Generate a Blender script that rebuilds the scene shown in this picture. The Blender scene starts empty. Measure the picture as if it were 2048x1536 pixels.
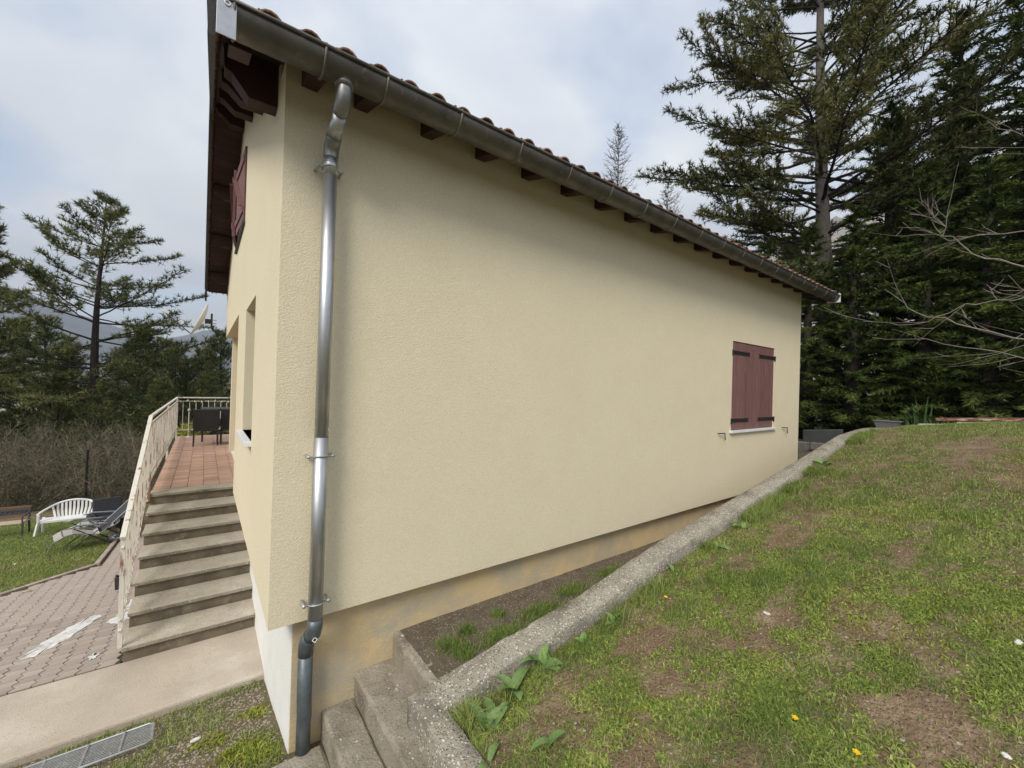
import bpy, math, random
import numpy as np
from mathutils import Vector, Matrix

random.seed(7)
rng = np.random.default_rng(11)
SC = bpy.context.scene
COL = SC.collection
rad = math.radians

# ------------------------------------------------------------------ camera
CAM_Z = 1.6
cam_d = bpy.data.cameras.new("camera")
cam = bpy.data.objects.new("camera", cam_d)
COL.objects.link(cam)
SC.camera = cam
cam_d.sensor_width = 36.0
cam_d.lens = 820.9 / 2048 * 36.0
cam_d.clip_start = 0.05
cam_d.clip_end = 9000
yaw, pitch, roll = rad(36.878), rad(0.362), rad(-1.66)
fw = Vector((math.sin(yaw) * math.cos(pitch), math.cos(yaw) * math.cos(pitch), math.sin(pitch)))
rt = Vector((math.cos(yaw), -math.sin(yaw), 0))
dn = fw.cross(rt)
cr, sr = math.cos(roll), math.sin(roll)
r2 = cr * rt + sr * dn
d2 = -sr * rt + cr * dn
cam.matrix_world = Matrix(((r2.x, -d2.x, -fw.x, 0), (r2.y, -d2.y, -fw.y, 0), (r2.z, -d2.z, -fw.z, CAM_Z), (0, 0, 0, 1)))

# ------------------------------------------------------------------ sky, sun, exposure
SUN_DIR = Vector((-0.63, -0.42, 0.65)).normalized()      # towards the sun
sun_el = math.asin(SUN_DIR.z)
sun_az = math.atan2(SUN_DIR.x, SUN_DIR.y)
w = bpy.data.worlds.new("World")
SC.world = w
w.use_nodes = True
nt = w.node_tree
nt.nodes.clear()
N = nt.nodes.new
Lk = nt.links.new
out = N("ShaderNodeOutputWorld")
bg = N("ShaderNodeBackground")
bg.inputs[1].default_value = 0.1
sky = N("ShaderNodeTexSky")
sky.sky_type = 'NISHITA'
sky.sun_disc = False
sky.sun_elevation = sun_el
sky.sun_rotation = sun_az
sky.altitude = 600
sky.dust_density = 1.5
tc = N("ShaderNodeTexCoord")
sep = N("ShaderNodeSeparateXYZ")
Lk(tc.outputs['Generated'], sep.inputs[0])
zz = N("ShaderNodeMath"); zz.operation = 'MAXIMUM'; zz.inputs[1].default_value = 0.0
Lk(sep.outputs[2], zz.inputs[0])
za = N("ShaderNodeMath"); za.operation = 'ADD'; za.inputs[1].default_value = 0.28
Lk(zz.outputs[0], za.inputs[0])
dx = N("ShaderNodeMath"); dx.operation = 'DIVIDE'; Lk(sep.outputs[0], dx.inputs[0]); Lk(za.outputs[0], dx.inputs[1])
dy = N("ShaderNodeMath"); dy.operation = 'DIVIDE'; Lk(sep.outputs[1], dy.inputs[0]); Lk(za.outputs[0], dy.inputs[1])
cmb = N("ShaderNodeCombineXYZ"); Lk(dx.outputs[0], cmb.inputs[0]); Lk(dy.outputs[0], cmb.inputs[1])
n1 = N("ShaderNodeTexNoise"); n1.inputs['Scale'].default_value = 1.1; n1.inputs['Detail'].default_value = 7; n1.inputs['Roughness'].default_value = 0.5
n1.inputs['Distortion'].default_value = 0.3
Lk(cmb.outputs[0], n1.inputs['Vector'])
n2 = N("ShaderNodeTexNoise"); n2.inputs['Scale'].default_value = 2.3; n2.inputs['Detail'].default_value = 5; n2.inputs['Roughness'].default_value = 0.5
ofs = N("ShaderNodeVectorMath"); ofs.operation = 'ADD'; ofs.inputs[1].default_value = (7.3, 2.1, 0.4)
Lk(cmb.outputs[0], ofs.inputs[0]); Lk(ofs.outputs[0], n2.inputs['Vector'])
r1 = N("ShaderNodeValToRGB")          # how bright the cloud is
r1.color_ramp.elements[0].position = 0.33; r1.color_ramp.elements[0].color = (3.75, 4.15, 4.9, 1)
r1.color_ramp.elements[1].position = 0.66; r1.color_ramp.elements[1].color = (6.1, 6.35, 6.5, 1)
Lk(n1.outputs[0], r1.inputs[0])
r2_ = N("ShaderNodeValToRGB")         # where blue shows through the thin cloud
r2_.color_ramp.elements[0].position = 0.50; r2_.color_ramp.elements[0].color = (0, 0, 0, 1)
r2_.color_ramp.elements[1].position = 0.72; r2_.color_ramp.elements[1].color = (0.5, 0.5, 0.5, 1)
Lk(n2.outputs[0], r2_.inputs[0])
sk = N("ShaderNodeVectorMath"); sk.operation = 'SCALE'; sk.inputs['Scale'].default_value = 1.5
Lk(sky.outputs[0], sk.inputs[0])
mx = N("ShaderNodeMix"); mx.data_type = 'RGBA'
Lk(r2_.outputs[0], mx.inputs[0]); Lk(r1.outputs[0], mx.inputs[6]); Lk(sk.outputs[0], mx.inputs[7])
gr = N("ShaderNodeMath"); gr.operation = 'MULTIPLY_ADD'; gr.inputs[1].default_value = 0.55; gr.inputs[2].default_value = 0.85   # overcast sky: brighter overhead
Lk(zz.outputs[0], gr.inputs[0])
gs = N("ShaderNodeVectorMath"); gs.operation = 'SCALE'
Lk(mx.outputs[2], gs.inputs[0]); Lk(gr.outputs[0], gs.inputs['Scale'])
Lk(gs.outputs[0], bg.inputs[0])
Lk(bg.outputs[0], out.inputs[0])

sun_d = bpy.data.lights.new("sun", 'SUN')
sun_d.energy = 2.2
sun_d.angle = rad(22.0)
sun_d.color = (1.0, 0.94, 0.84)
sun = bpy.data.objects.new("sun", sun_d)
COL.objects.link(sun)
sun.location = (0, 0, 30)
sun.rotation_euler = (-SUN_DIR).to_track_quat('-Z', 'Y').to_euler()
vs = SC.view_settings
SC.display_settings.display_device = 'sRGB'
vs.view_transform = 'Standard'
vs.look = 'None'
vs.exposure = 0.44
vs.gamma = 1.0
vs.use_curve_mapping = False

# ------------------------------------------------------------------ materials
MATS = {}
def mat(name, c1, c2=None, scale=6.0, rough=0.8, metal=0.0, bump=0.0, bscale=60.0, detail=6.0, tint=False, obj_rnd=0.0,
        c3=None, c3scale=1.5, c3pos=(0.5, 0.62), stretch=None, speck=None, spec=0.4, rough2=None, attr=None, trans=0.0, bdist=0.01):
    m = bpy.data.materials.new(name)
    m.use_nodes = True
    t = m.node_tree
    b = t.nodes["Principled BSDF"]
    n = t.nodes.new
    l = t.links.new
    b.inputs['Roughness'].default_value = rough
    b.inputs['Metallic'].default_value = metal
    b.inputs['Specular IOR Level'].default_value = spec
    co = n("ShaderNodeTexCoord")
    vec = co.outputs['Object']
    if stretch:
        mp = n("ShaderNodeMapping"); mp.inputs['Scale'].default_value = stretch
        l(vec, mp.inputs[0]); vec = mp.outputs[0]
    col = None
    if c2 is None:
        c2 = c1
    mixn = n("ShaderNodeMix"); mixn.data_type = 'RGBA'
    mixn.inputs[6].default_value = (*c1, 1); mixn.inputs[7].default_value = (*c2, 1)
    if tint or attr:
        a = n("ShaderNodeAttribute"); a.attribute_name = attr or 'tint'
        l(a.outputs['Fac'], mixn.inputs[0])
    else:
        ns = n("ShaderNodeTexNoise"); ns.inputs['Scale'].default_value = scale; ns.inputs['Detail'].default_value = detail
        ns.inputs['Roughness'].default_value = 0.6
        l(vec, ns.inputs['Vector'])
        rp = n("ShaderNodeMapRange"); rp.inputs[1].default_value = 0.32; rp.inputs[2].default_value = 0.68
        l(ns.outputs[0], rp.inputs[0]); l(rp.outputs[0], mixn.inputs[0])
        if rough2 is not None:
            mr = n("ShaderNodeMapRange"); mr.inputs[1].default_value = 0.3; mr.inputs[2].default_value = 0.7
            mr.inputs[3].default_value = rough; mr.inputs[4].default_value = rough2
            l(ns.outputs[0], mr.inputs[0]); l(mr.outputs[0], b.inputs['Roughness'])
    col = mixn.outputs[2]
    if c3 is not None:
        ns3 = n("ShaderNodeTexNoise"); ns3.inputs['Scale'].default_value = c3scale; ns3.inputs['Detail'].default_value = 8
        ns3.inputs['Roughness'].default_value = 0.65
        l(vec, ns3.inputs['Vector'])
        rp3 = n("ShaderNodeMapRange"); rp3.inputs[1].default_value = c3pos[0]; rp3.inputs[2].default_value = c3pos[1]
        l(ns3.outputs[0], rp3.inputs[0])
        m3 = n("ShaderNodeMix"); m3.data_type = 'RGBA'; m3.inputs[7].default_value = (*c3, 1)
        l(rp3.outputs[0], m3.inputs[0]); l(col, m3.inputs[6]); col = m3.outputs[2]
    if speck:
        for (sc_, thr, sc_col) in speck:
            vo = n("ShaderNodeTexVoronoi"); vo.inputs['Scale'].default_value = sc_; l(vec, vo.inputs['Vector'])
            sx = n("ShaderNodeSeparateColor"); l(vo.outputs['Color'], sx.inputs[0])
            lt = n("ShaderNodeMath"); lt.operation = 'LESS_THAN'; lt.inputs[1].default_value = thr; l(sx.outputs[0], lt.inputs[0])
            lf = n("ShaderNodeMath"); lf.operation = 'LESS_THAN'; lf.inputs[1].default_value = 0.42; l(vo.outputs['Distance'], lf.inputs[0])
            ml = n("ShaderNodeMath"); ml.operation = 'MULTIPLY'; l(lt.outputs[0], ml.inputs[0]); l(lf.outputs[0], ml.inputs[1])
            m4 = n("ShaderNodeMix"); m4.data_type = 'RGBA'; m4.inputs[7].default_value = (*sc_col, 1)
            l(ml.outputs[0], m4.inputs[0]); l(col, m4.inputs[6]); col = m4.outputs[2]
    if obj_rnd:
        oi = n("ShaderNodeObjectInfo")
        mr = n("ShaderNodeMapRange"); mr.inputs[3].default_value = 1 - obj_rnd; mr.inputs[4].default_value = 1 + obj_rnd
        l(oi.outputs['Random'], mr.inputs[0])
        hs = n("ShaderNodeHueSaturation"); l(mr.outputs[0], hs.inputs['Value']); l(col, hs.inputs['Color'])
        col = hs.outputs[0]
    l(col, b.inputs['Base Color'])
    if bump:
        bn = n("ShaderNodeTexNoise"); bn.inputs['Scale'].default_value = bscale; bn.inputs['Detail'].default_value = 5
        l(vec, bn.inputs['Vector'])
        bp = n("ShaderNodeBump"); bp.inputs['Strength'].default_value = bump; bp.inputs['Distance'].default_value = bdist
        l(bn.outputs[0], bp.inputs['Height']); l(bp.outputs[0], b.inputs['Normal'])
    if trans:
        tr = n("ShaderNodeBsdfTranslucent"); l(col, tr.inputs[0])
        ms = n("ShaderNodeMixShader"); ms.inputs[0].default_value = trans
        l(b.outputs[0], ms.inputs[1]); l(tr.outputs[0], ms.inputs[2])
        l(ms.outputs[0], t.nodes["Material Output"].inputs[0])
    MATS[name] = m
    return m

M_plaster = mat("cream_plaster", (0.80, 0.71, 0.515), (0.77, 0.68, 0.485), 3.0, 0.92, bump=0.8, bscale=100, bdist=0.006, speck=[(95, 0.30, (0.71, 0.625, 0.445)), (80, 0.22, (0.83, 0.75, 0.555)), (140, 0.22, (0.70, 0.615, 0.435))], c3=(0.74, 0.655, 0.47), c3scale=0.7, c3pos=(0.5, 0.85), spec=0.2)  # specks put the light and shade of the plaster grain into the colour
M_white = mat("white_render", (0.86, 0.85, 0.82), (0.80, 0.785, 0.74), 4.0, 0.85, bump=0.5, bscale=60, speck=[(55, 0.05, (0.35, 0.33, 0.3))])
M_ochre = mat("ochre_render", (0.70, 0.52, 0.27), (0.58, 0.47, 0.30), 2.2, 0.92, bump=0.5, bscale=55, c3=(0.46, 0.41, 0.31), c3scale=2.6, c3pos=(0.44, 0.66), spec=0.2)
M_wood = mat("red_brown_wood", (0.062, 0.023, 0.017), (0.036, 0.014, 0.011), 5, 0.65, bump=0.3, bscale=40, stretch=(1.5, 12, 12))
M_soffit = mat("dark_soffit_wood", (0.055, 0.024, 0.018), (0.03, 0.013, 0.011), 5, 0.75, bump=0.2, bscale=40, obj_rnd=0.25)
M_barge = mat("dark_barge_board", (0.028, 0.026, 0.026), (0.05, 0.045, 0.042), 9, 0.6, bump=0.2, bscale=50)
M_tile = mat("clay_roof_tile", (0.33, 0.17, 0.115), (0.16, 0.085, 0.062), 7, 0.9, bump=0.4, bscale=60, obj_rnd=0.3, c3=(0.46, 0.36, 0.27), c3scale=9, c3pos=(0.5, 0.7), spec=0.15)
M_gutter = mat("aged_zinc_gutter", (0.17, 0.158, 0.138), (0.105, 0.097, 0.084), 6, 0.42, metal=0.65, bump=0.15, bscale=25, c3=(0.26, 0.245, 0.21), c3scale=14, c3pos=(0.58, 0.75), rough2=0.6)
M_gutterring = mat("aged_zinc_joint", (0.24, 0.225, 0.19), (0.15, 0.14, 0.115), 25, 0.5, metal=0.6, bump=0.2, bscale=60)
M_zinc = mat("bright_zinc", (0.62, 0.63, 0.64), (0.42, 0.43, 0.445), 10, 0.40, metal=1.0, bump=0.06, bscale=9, stretch=(3, 3, 0.5), rough2=0.52)
M_zincdull = mat("dull_zinc", (0.34, 0.335, 0.32), (0.23, 0.225, 0.215), 18, 0.40, metal=0.9, bump=0.15, bscale=30, rough2=0.55)
M_lead = mat("dark_grey_pipe", (0.155, 0.18, 0.19), (0.10, 0.118, 0.128), 12, 0.45, metal=0.45, bump=0.12, bscale=30, c3=(0.25, 0.27, 0.27), c3scale=8, c3pos=(0.6, 0.8))
M_silver = mat("galvanised_plate", (0.50, 0.51, 0.54), (0.42, 0.43, 0.46), 20, 0.45, metal=0.7)
M_shutter = mat("faded_red_brown_shutter", (0.215, 0.105, 0.097), (0.16, 0.078, 0.073), 7, 0.72, bump=0.3, bscale=45, stretch=(9, 9, 0.7), obj_rnd=0.1, c3=(0.30, 0.17, 0.155), c3scale=5.5, c3pos=(0.52, 0.78))
M_black = mat("black_iron", (0.014, 0.014, 0.015), (0.02, 0.02, 0.02), 10, 0.5)
M_sill = mat("white_sill", (0.78, 0.78, 0.78), (0.72, 0.72, 0.73), 6, 0.45)
M_frame = mat("white_window_frame", (0.6, 0.6, 0.58), None, 6, 0.4)
M_glass = mat("dark_glass", (0.02, 0.025, 0.03), None, 6, 0.05, spec=0.6)
M_conc = mat("pebbled_concrete", (0.42, 0.385, 0.315), (0.29, 0.265, 0.215), 5, 0.95, bump=1.0, bscale=70, bdist=0.012,
             speck=[(75, 0.26, (0.15, 0.13, 0.105)), (62, 0.20, (0.66, 0.62, 0.53)), (120, 0.20, (0.12, 0.105, 0.09))], c3=(0.19, 0.175, 0.14), c3scale=3.1, c3pos=(0.53, 0.72), spec=0.15)
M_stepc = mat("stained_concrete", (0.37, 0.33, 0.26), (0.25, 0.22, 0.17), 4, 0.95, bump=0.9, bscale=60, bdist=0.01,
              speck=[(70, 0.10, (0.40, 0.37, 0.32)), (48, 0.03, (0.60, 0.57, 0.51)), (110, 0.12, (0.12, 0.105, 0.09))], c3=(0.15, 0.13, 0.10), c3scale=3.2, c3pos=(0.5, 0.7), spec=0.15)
M_slab = mat("pale_concrete_slab", (0.50, 0.43, 0.345), (0.42, 0.36, 0.29), 2.2, 0.9, bump=0.35, bscale=70, c3=(0.62, 0.555, 0.47), c3scale=1.3, c3pos=(0.5, 0.75), speck=[(90, 0.06, (0.34, 0.29, 0.235)), (140, 0.08, (0.6, 0.54, 0.46))])
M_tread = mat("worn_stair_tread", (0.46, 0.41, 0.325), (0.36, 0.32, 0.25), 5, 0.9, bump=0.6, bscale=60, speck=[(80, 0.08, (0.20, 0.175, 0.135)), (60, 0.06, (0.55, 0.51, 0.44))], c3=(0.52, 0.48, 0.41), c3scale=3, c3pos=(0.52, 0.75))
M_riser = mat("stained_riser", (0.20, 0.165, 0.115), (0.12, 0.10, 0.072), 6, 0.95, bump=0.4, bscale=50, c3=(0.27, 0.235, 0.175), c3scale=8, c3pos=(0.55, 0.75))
M_terra = mat("terracotta_terrace_tile", (0.56, 0.355, 0.25), (0.49, 0.31, 0.22), 8, 0.8, bump=0.15, bscale=60, obj_rnd=0.16, c3=(0.58, 0.43, 0.33), c3scale=3, c3pos=(0.52, 0.75))
M_grout = mat("terrace_grout", (0.30, 0.215, 0.17), (0.24, 0.17, 0.14), 20, 0.95)
M_paver = mat("faded_pink_paver", (0.45, 0.375, 0.32), (0.36, 0.31, 0.265), 9, 0.92, bump=0.4, bscale=80, obj_rnd=0.13, c3=(0.50, 0.42, 0.35), c3scale=9, c3pos=(0.58, 0.8))
M_joint = mat("paver_joint_sand", (0.105, 0.085, 0.06), (0.07, 0.065, 0.04), 18, 1.0)
M_limew = mat("white_spill", (0.82, 0.82, 0.81), (0.66, 0.64, 0.61), 9, 0.9, c3=(0.42, 0.36, 0.31), c3scale=8, c3pos=(0.50, 0.64))
M_rail = mat("flaking_white_paint", (0.74, 0.71, 0.64), (0.62, 0.58, 0.50), 20, 0.7, bump=0.4, bscale=60, stretch=(1, 1, 0.18), c3=(0.25, 0.12, 0.07), c3scale=17, c3pos=(0.53, 0.60))
M_railw = mat("white_rail_paint", (0.72, 0.69, 0.62), (0.64, 0.61, 0.54), 15, 0.6, c3=(0.22, 0.095, 0.07), c3scale=9, c3pos=(0.57, 0.62))
M_soil = mat("lawn_soil", (0.22, 0.15, 0.098), (0.125, 0.125, 0.05), attr='cover', rough=1.0, bump=1.0, bscale=45, bdist=0.035, c3=(0.37, 0.275, 0.185), c3scale=5, c3pos=(0.46, 0.72), speck=[(60, 0.045, (0.40, 0.35, 0.28)), (85, 0.16, (0.12, 0.085, 0.055)), (40, 0.012, (0.5, 0.47, 0.42))], spec=0.1)
M_gravel = mat("dark_fine_gravel", (0.185, 0.15, 0.108), (0.125, 0.10, 0.072), 7, 1.0, bump=1.0, bscale=120, bdist=0.015, speck=[(110, 0.20, (0.26, 0.225, 0.195)), (90, 0.06, (0.42, 0.39, 0.36))], spec=0.1)
M_strip = mat("stony_earth", (0.22, 0.165, 0.115), (0.12, 0.12, 0.055), 6, 1.0, bump=1.0, bscale=60, bdist=0.02, speck=[(45, 0.16, (0.45, 0.40, 0.32)), (70, 0.2, (0.13, 0.095, 0.065))], spec=0.1)
M_earth = mat("forest_earth", (0.10, 0.085, 0.055), (0.06, 0.06, 0.03), 1.2, 1.0, bump=0.5, bscale=5)
M_pebble = mat("pale_pebble", (0.44, 0.385, 0.31), (0.27, 0.215, 0.165), tint=True, rough=0.9)
M_grass = mat("grass_blades", (0.13, 0.21, 0.045), (0.48, 0.53, 0.18), tint=True, rough=0.7, trans=0.35, spec=0.2)
M_moss = mat("yellow_green_groundcover", (0.19, 0.24, 0.028), (0.48, 0.49, 0.095), tint=True, rough=0.8, trans=0.3, spec=0.2)
M_clover = mat("fresh_green_leaflets", (0.14, 0.22, 0.035), (0.51, 0.57, 0.15), tint=True, rough=0.75, trans=0.3, spec=0.2)
M_dry = mat("dry_grass", (0.30, 0.235, 0.125), (0.46, 0.38, 0.22), tint=True, rough=0.9, trans=0.2)
M_tulip = mat("broad_grey_green_leaf", (0.16, 0.27, 0.085), (0.25, 0.37, 0.12), 12, 0.55, bump=0.2, bscale=40, stretch=(4, 4, 4), trans=0.25, obj_rnd=0.2)
M_iris = mat("sword_leaf", (0.045, 0.095, 0.03), (0.085, 0.14, 0.045), 6, 0.6, trans=0.2, obj_rnd=0.2)
M_yellow = mat("yellow_petals", (0.85, 0.55, 0.01), (0.9, 0.62, 0.02), 20, 0.6)
M_stonew = mat("white_stone", (0.75, 0.74, 0.72), (0.66, 0.65, 0.62), 20, 0.8)
M_pine = mat("pine_needles", (0.048, 0.065, 0.022), (0.20, 0.20, 0.068), tint=True, rough=0.75, trans=0.15, spec=0.25)
M_pineL = mat("dark_pine_needles", (0.050, 0.070, 0.024), (0.205, 0.215, 0.070), tint=True, rough=0.75, trans=0.15, spec=0.25)
M_con = mat("conifer_sprays", (0.026, 0.055, 0.012), (0.14, 0.175, 0.040), tint=True, rough=0.75, trans=0.15, spec=0.25)
M_bark = mat("grey_pine_bark", (0.25, 0.225, 0.205), (0.13, 0.112, 0.098), 9, 0.95, bump=1.0, bscale=18, stretch=(3, 3, 0.8), bdist=0.04)
M_barkd = mat("dark_bark", (0.055, 0.042, 0.034), (0.03, 0.024, 0.02), 9, 0.95, bump=0.8, bscale=18, stretch=(3, 3, 0.8), bdist=0.04)
M_twig = mat("pale_bare_twig", (0.25, 0.215, 0.185), (0.16, 0.135, 0.12), 30, 0.8)
M_thick = mat("thicket_twig", (0.26, 0.205, 0.15), (0.17, 0.15, 0.095), 14, 0.9)
M_bud = mat("thicket_leaves", (0.06, 0.075, 0.03), (0.15, 0.16, 0.07), tint=True, rough=0.8, trans=0.2)
M_larch = mat("bare_larch_twig", (0.16, 0.135, 0.12), (0.12, 0.10, 0.09), 14, 0.9)
M_plastic = mat("white_plastic", (0.80, 0.80, 0.78), (0.74, 0.74, 0.73), 5, 0.4)
M_rattan = mat("black_rattan", (0.016, 0.016, 0.018), (0.028, 0.028, 0.03), 50, 0.55, bump=0.6, bscale=120)
M_tube = mat("grey_metal_tube", (0.30, 0.31, 0.33), (0.24, 0.25, 0.27), 9, 0.4, metal=0.5)
M_tubed = mat("dark_metal_tube", (0.035, 0.036, 0.04), None, 9, 0.45, metal=0.3)
M_sling = mat("grey_beige_sling", (0.42, 0.38, 0.34), (0.34, 0.31, 0.28), 30, 0.8)
M_cush = mat("charcoal_cushion", (0.035, 0.038, 0.045), (0.05, 0.053, 0.06), 20, 0.85, bump=0.3, bscale=120)
M_bench = mat("brown_bench_wood", (0.22, 0.11, 0.055), (0.16, 0.08, 0.042), 7, 0.7, stretch=(1, 10, 10))
M_benchp = mat("pale_bench_wood", (0.52, 0.42, 0.32), (0.43, 0.34, 0.26), 7, 0.7, stretch=(1, 10, 10))
M_castp = mat("cast_iron_grey", (0.08, 0.08, 0.085), (0.05, 0.05, 0.055), 20, 0.6)
M_dish = mat("white_dish", (0.80, 0.81, 0.82), (0.74, 0.75, 0.76), 4, 0.4)
M_galv = mat("galvanised_wire", (0.50, 0.52, 0.52), (0.40, 0.415, 0.42), 20, 0.45, metal=0.6)
M_planter = mat("grey_plastic_planter", (0.17, 0.175, 0.19), (0.13, 0.135, 0.15), 6, 0.6)
M_plankr = mat("peeling_red_plank", (0.23, 0.065, 0.05), (0.17, 0.06, 0.05), 6, 0.85, stretch=(6, 1.2, 6), c3=(0.44, 0.36, 0.29), c3scale=3.5, c3pos=(0.5, 0.56))
M_plankw = mat("weathered_pale_plank", (0.50, 0.44, 0.36), (0.36, 0.31, 0.255), 6, 0.9, stretch=(8, 1.2, 8), bump=0.3, bscale=30)
M_planke = mat("whitewashed_plank", (0.60, 0.59, 0.57), (0.45, 0.44, 0.42), 6, 0.9, stretch=(8, 1.2, 8))
M_panel = mat("grey_sheet", (0.085, 0.088, 0.09), (0.065, 0.067, 0.07), 4, 0.5)
M_block = mat("old_concrete_block", (0.17, 0.165, 0.15), (0.12, 0.115, 0.105), 8, 0.95, bump=0.5)
M_hill = mat("wooded_mountain", (0.13, 0.135, 0.15), (0.08, 0.09, 0.10), 0.012, 1.0)
M_rock = mat("grey_rock_hill", (0.34, 0.31, 0.29), (0.22, 0.20, 0.19), 0.05, 1.0)
M_label = mat("white_label", (0.8, 0.8, 0.8), None, 5, 0.5)
M_bulb = mat("yellow_bulb", (0.72, 0.66, 0.38), None, 5, 0.3)
M_farwall = mat("far_house_wall", (0.62, 0.56, 0.5), None, 5, 0.9)
M_farroof = mat("far_house_roof", (0.50, 0.33, 0.27), (0.42, 0.27, 0.21), 1.5, 0.9)
M_soilpot = mat("potting_soil", (0.06, 0.048, 0.038), None, 5, 1.0)

# ------------------------------------------------------------------ helpers
def P(o, label=None, cat=None, group=None, kind=None):
    if label: o['label'] = label
    if cat: o['category'] = cat
    if group: o['group'] = group
    if kind: o['kind'] = kind
    return o

def thing(name, label, cat, loc=(0, 0, 0), rz=0.0, group=None, kind=None):
    o = bpy.data.objects.new(name, None)
    COL.objects.link(o)
    o.location = loc
    o.rotation_euler = (0, 0, rz)
    o.empty_display_size = 0.2
    return P(o, label, cat, group, kind)

def link(name, me, m, parent=None, world=False):
    o = bpy.data.objects.new(name, me)
    COL.objects.link(o)
    if m is not None and len(me.materials) == 0:
        me.materials.append(m)
    if parent is not None:
        o.parent = parent
        if world:                       # vertices are in world coordinates, parents unrotated
            s = Vector((0, 0, 0)); q = parent
            while q is not None:
                s += q.location; q = q.parent
            o.location = -s
    return o

def dup(root):
    r = root.copy(); COL.objects.link(r)
    for ch in root.children:
        c = ch.copy(); COL.objects.link(c); c.parent = r
        for g in ch.children:
            d = g.copy(); COL.objects.link(d); d.parent = c
    return r

class MB:
    def __init__(self): self.v = []; self.f = []
    def add(self, vs, fs):
        o = len(self.v); self.v += [tuple(x) for x in vs]; self.f += [tuple(i + o for i in q) for q in fs]; return self
    def box(self, x0, x1, y0, y1, z0, z1):
        v = [(x0, y0, z0), (x1, y0, z0), (x1, y1, z0), (x0, y1, z0), (x0, y0, z1), (x1, y0, z1), (x1, y1, z1), (x0, y1, z1)]
        return self.add(v, [(0, 3, 2, 1), (4, 5, 6, 7), (0, 1, 5, 4), (1, 2, 6, 5), (2, 3, 7, 6), (3, 0, 4, 7)])
    def obox(self, c, ax, ay, az, hx, hy, hz):
        c, ax, ay, az = Vector(c), Vector(ax).normalized(), Vector(ay).normalized(), Vector(az).normalized()
        v = [c + ax * hx * sx + ay * hy * sy + az * hz * sz for sz in (-1, 1) for sx, sy in ((-1, -1), (1, -1), (1, 1), (-1, 1))]
        return self.add(v, [(0, 3, 2, 1), (4, 5, 6, 7), (0, 1, 5, 4), (1, 2, 6, 5), (2, 3, 7, 6), (3, 0, 4, 7)])
    def bar(self, a, b, w, h, up=(0, 0, 1)):
        a, b = Vector(a), Vector(b); d = (b - a)
        ax = d.normalized(); ay = Vector(up).cross(ax)
        if ay.length < 1e-4: ay = Vector((1, 0, 0)).cross(ax)
        ay.normalize(); az = ax.cross(ay)
        return self.obox((a + b) / 2, ax, ay, az, d.length / 2, w / 2, h / 2)
    def prism(self, poly, a0, a1, axis=0):
        n = len(poly)
        def mk(a, p):
            return (a, p[0], p[1]) if axis == 0 else ((p[0], a, p[1]) if axis == 1 else (p[0], p[1], a))
        v = [mk(a0, p) for p in poly] + [mk(a1, p) for p in poly]
        f = [tuple(range(n))[::-1], tuple(range(n, 2 * n))] + [(i, (i + 1) % n, n + (i + 1) % n, n + i) for i in range(n)]
        return self.add(v, f)
    def tube(self, pts, r, n=8, cap=True):
        pts = [Vector(p) for p in pts]
        rs = r if isinstance(r, (list, tuple)) else [r] * len(pts)
        vs, fs = [], []
        prev = None
        for i, p in enumerate(pts):
            t = (pts[min(i + 1, len(pts) - 1)] - pts[max(i - 1, 0)]).normalized()
            if prev is None:
                a = Vector((0, 0, 1)) if abs(t.z) < 0.9 else Vector((1, 0, 0))
                u = a.cross(t).normalized()
            else:
                u = (prev - t * prev.dot(t))
                u = u.normalized() if u.length > 1e-6 else Vector((1, 0, 0))
            prev = u
            wv = t.cross(u)
            for k in range(n):
                a = 2 * math.pi * k / n
                vs.append(p + (u * math.cos(a) + wv * math.sin(a)) * rs[i])
        for i in range(len(pts) - 1):
            for k in range(n):
                fs.append((i * n + k, i * n + (k + 1) % n, (i + 1) * n + (k + 1) % n, (i + 1) * n + k))
        if cap:
            fs.append(tuple(range(n))[::-1]); fs.append(tuple(range((len(pts) - 1) * n, len(pts) * n)))
        return self.add(vs, fs)
    def ring(self, c, ax, R, r, n=20, m=6, arc=(0, 2 * math.pi)):
        c, ax = Vector(c), Vector(ax).normalized()
        u = ax.orthogonal().normalized(); wv = ax.cross(u)
        full = abs(arc[1] - arc[0] - 2 * math.pi) < 1e-6
        pts = [c + (u * math.cos(arc[0] + (arc[1] - arc[0]) * i / n) + wv * math.sin(arc[0] + (arc[1] - arc[0]) * i / n)) * R for i in range(n + 1)]
        return self.tube(pts, r, m, cap=not full)
    def lathe(self, prof, n=20, c=(0, 0, 0)):
        vs, fs = [], []
        for (r, z) in prof:
            for k in range(n):
                a = 2 * math.pi * k / n
                vs.append((c[0] + r * math.cos(a), c[1] + r * math.sin(a), c[2] + z))
        for i in range(len(prof) - 1):
            for k in range(n):
                fs.append((i * n + k, i * n + (k + 1) % n, (i + 1) * n + (k + 1) % n, (i + 1) * n + k))
        fs.append(tuple(range(n))[::-1]); fs.append(tuple(range((len(prof) - 1) * n, len(prof) * n)))
        return self.add(vs, fs)
    def mesh(self, name, smooth=False):
        me = bpy.data.meshes.new(name)
        me.from_pydata(self.v, [], self.f)
        if smooth: me.shade_smooth()
        me.update()
        return me
    def build(self, name, m, parent=None, world=True, bevel=0.0, smooth=False, seg=2):
        o = link(name, self.mesh(name, smooth), m, parent, world and parent is not None)
        if bevel:
            b = o.modifiers.new("bevel", 'BEVEL'); b.width = bevel; b.segments = seg; b.limit_method = 'ANGLE'; b.angle_limit = rad(40)
        if smooth:
            pass
        return o

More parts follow.
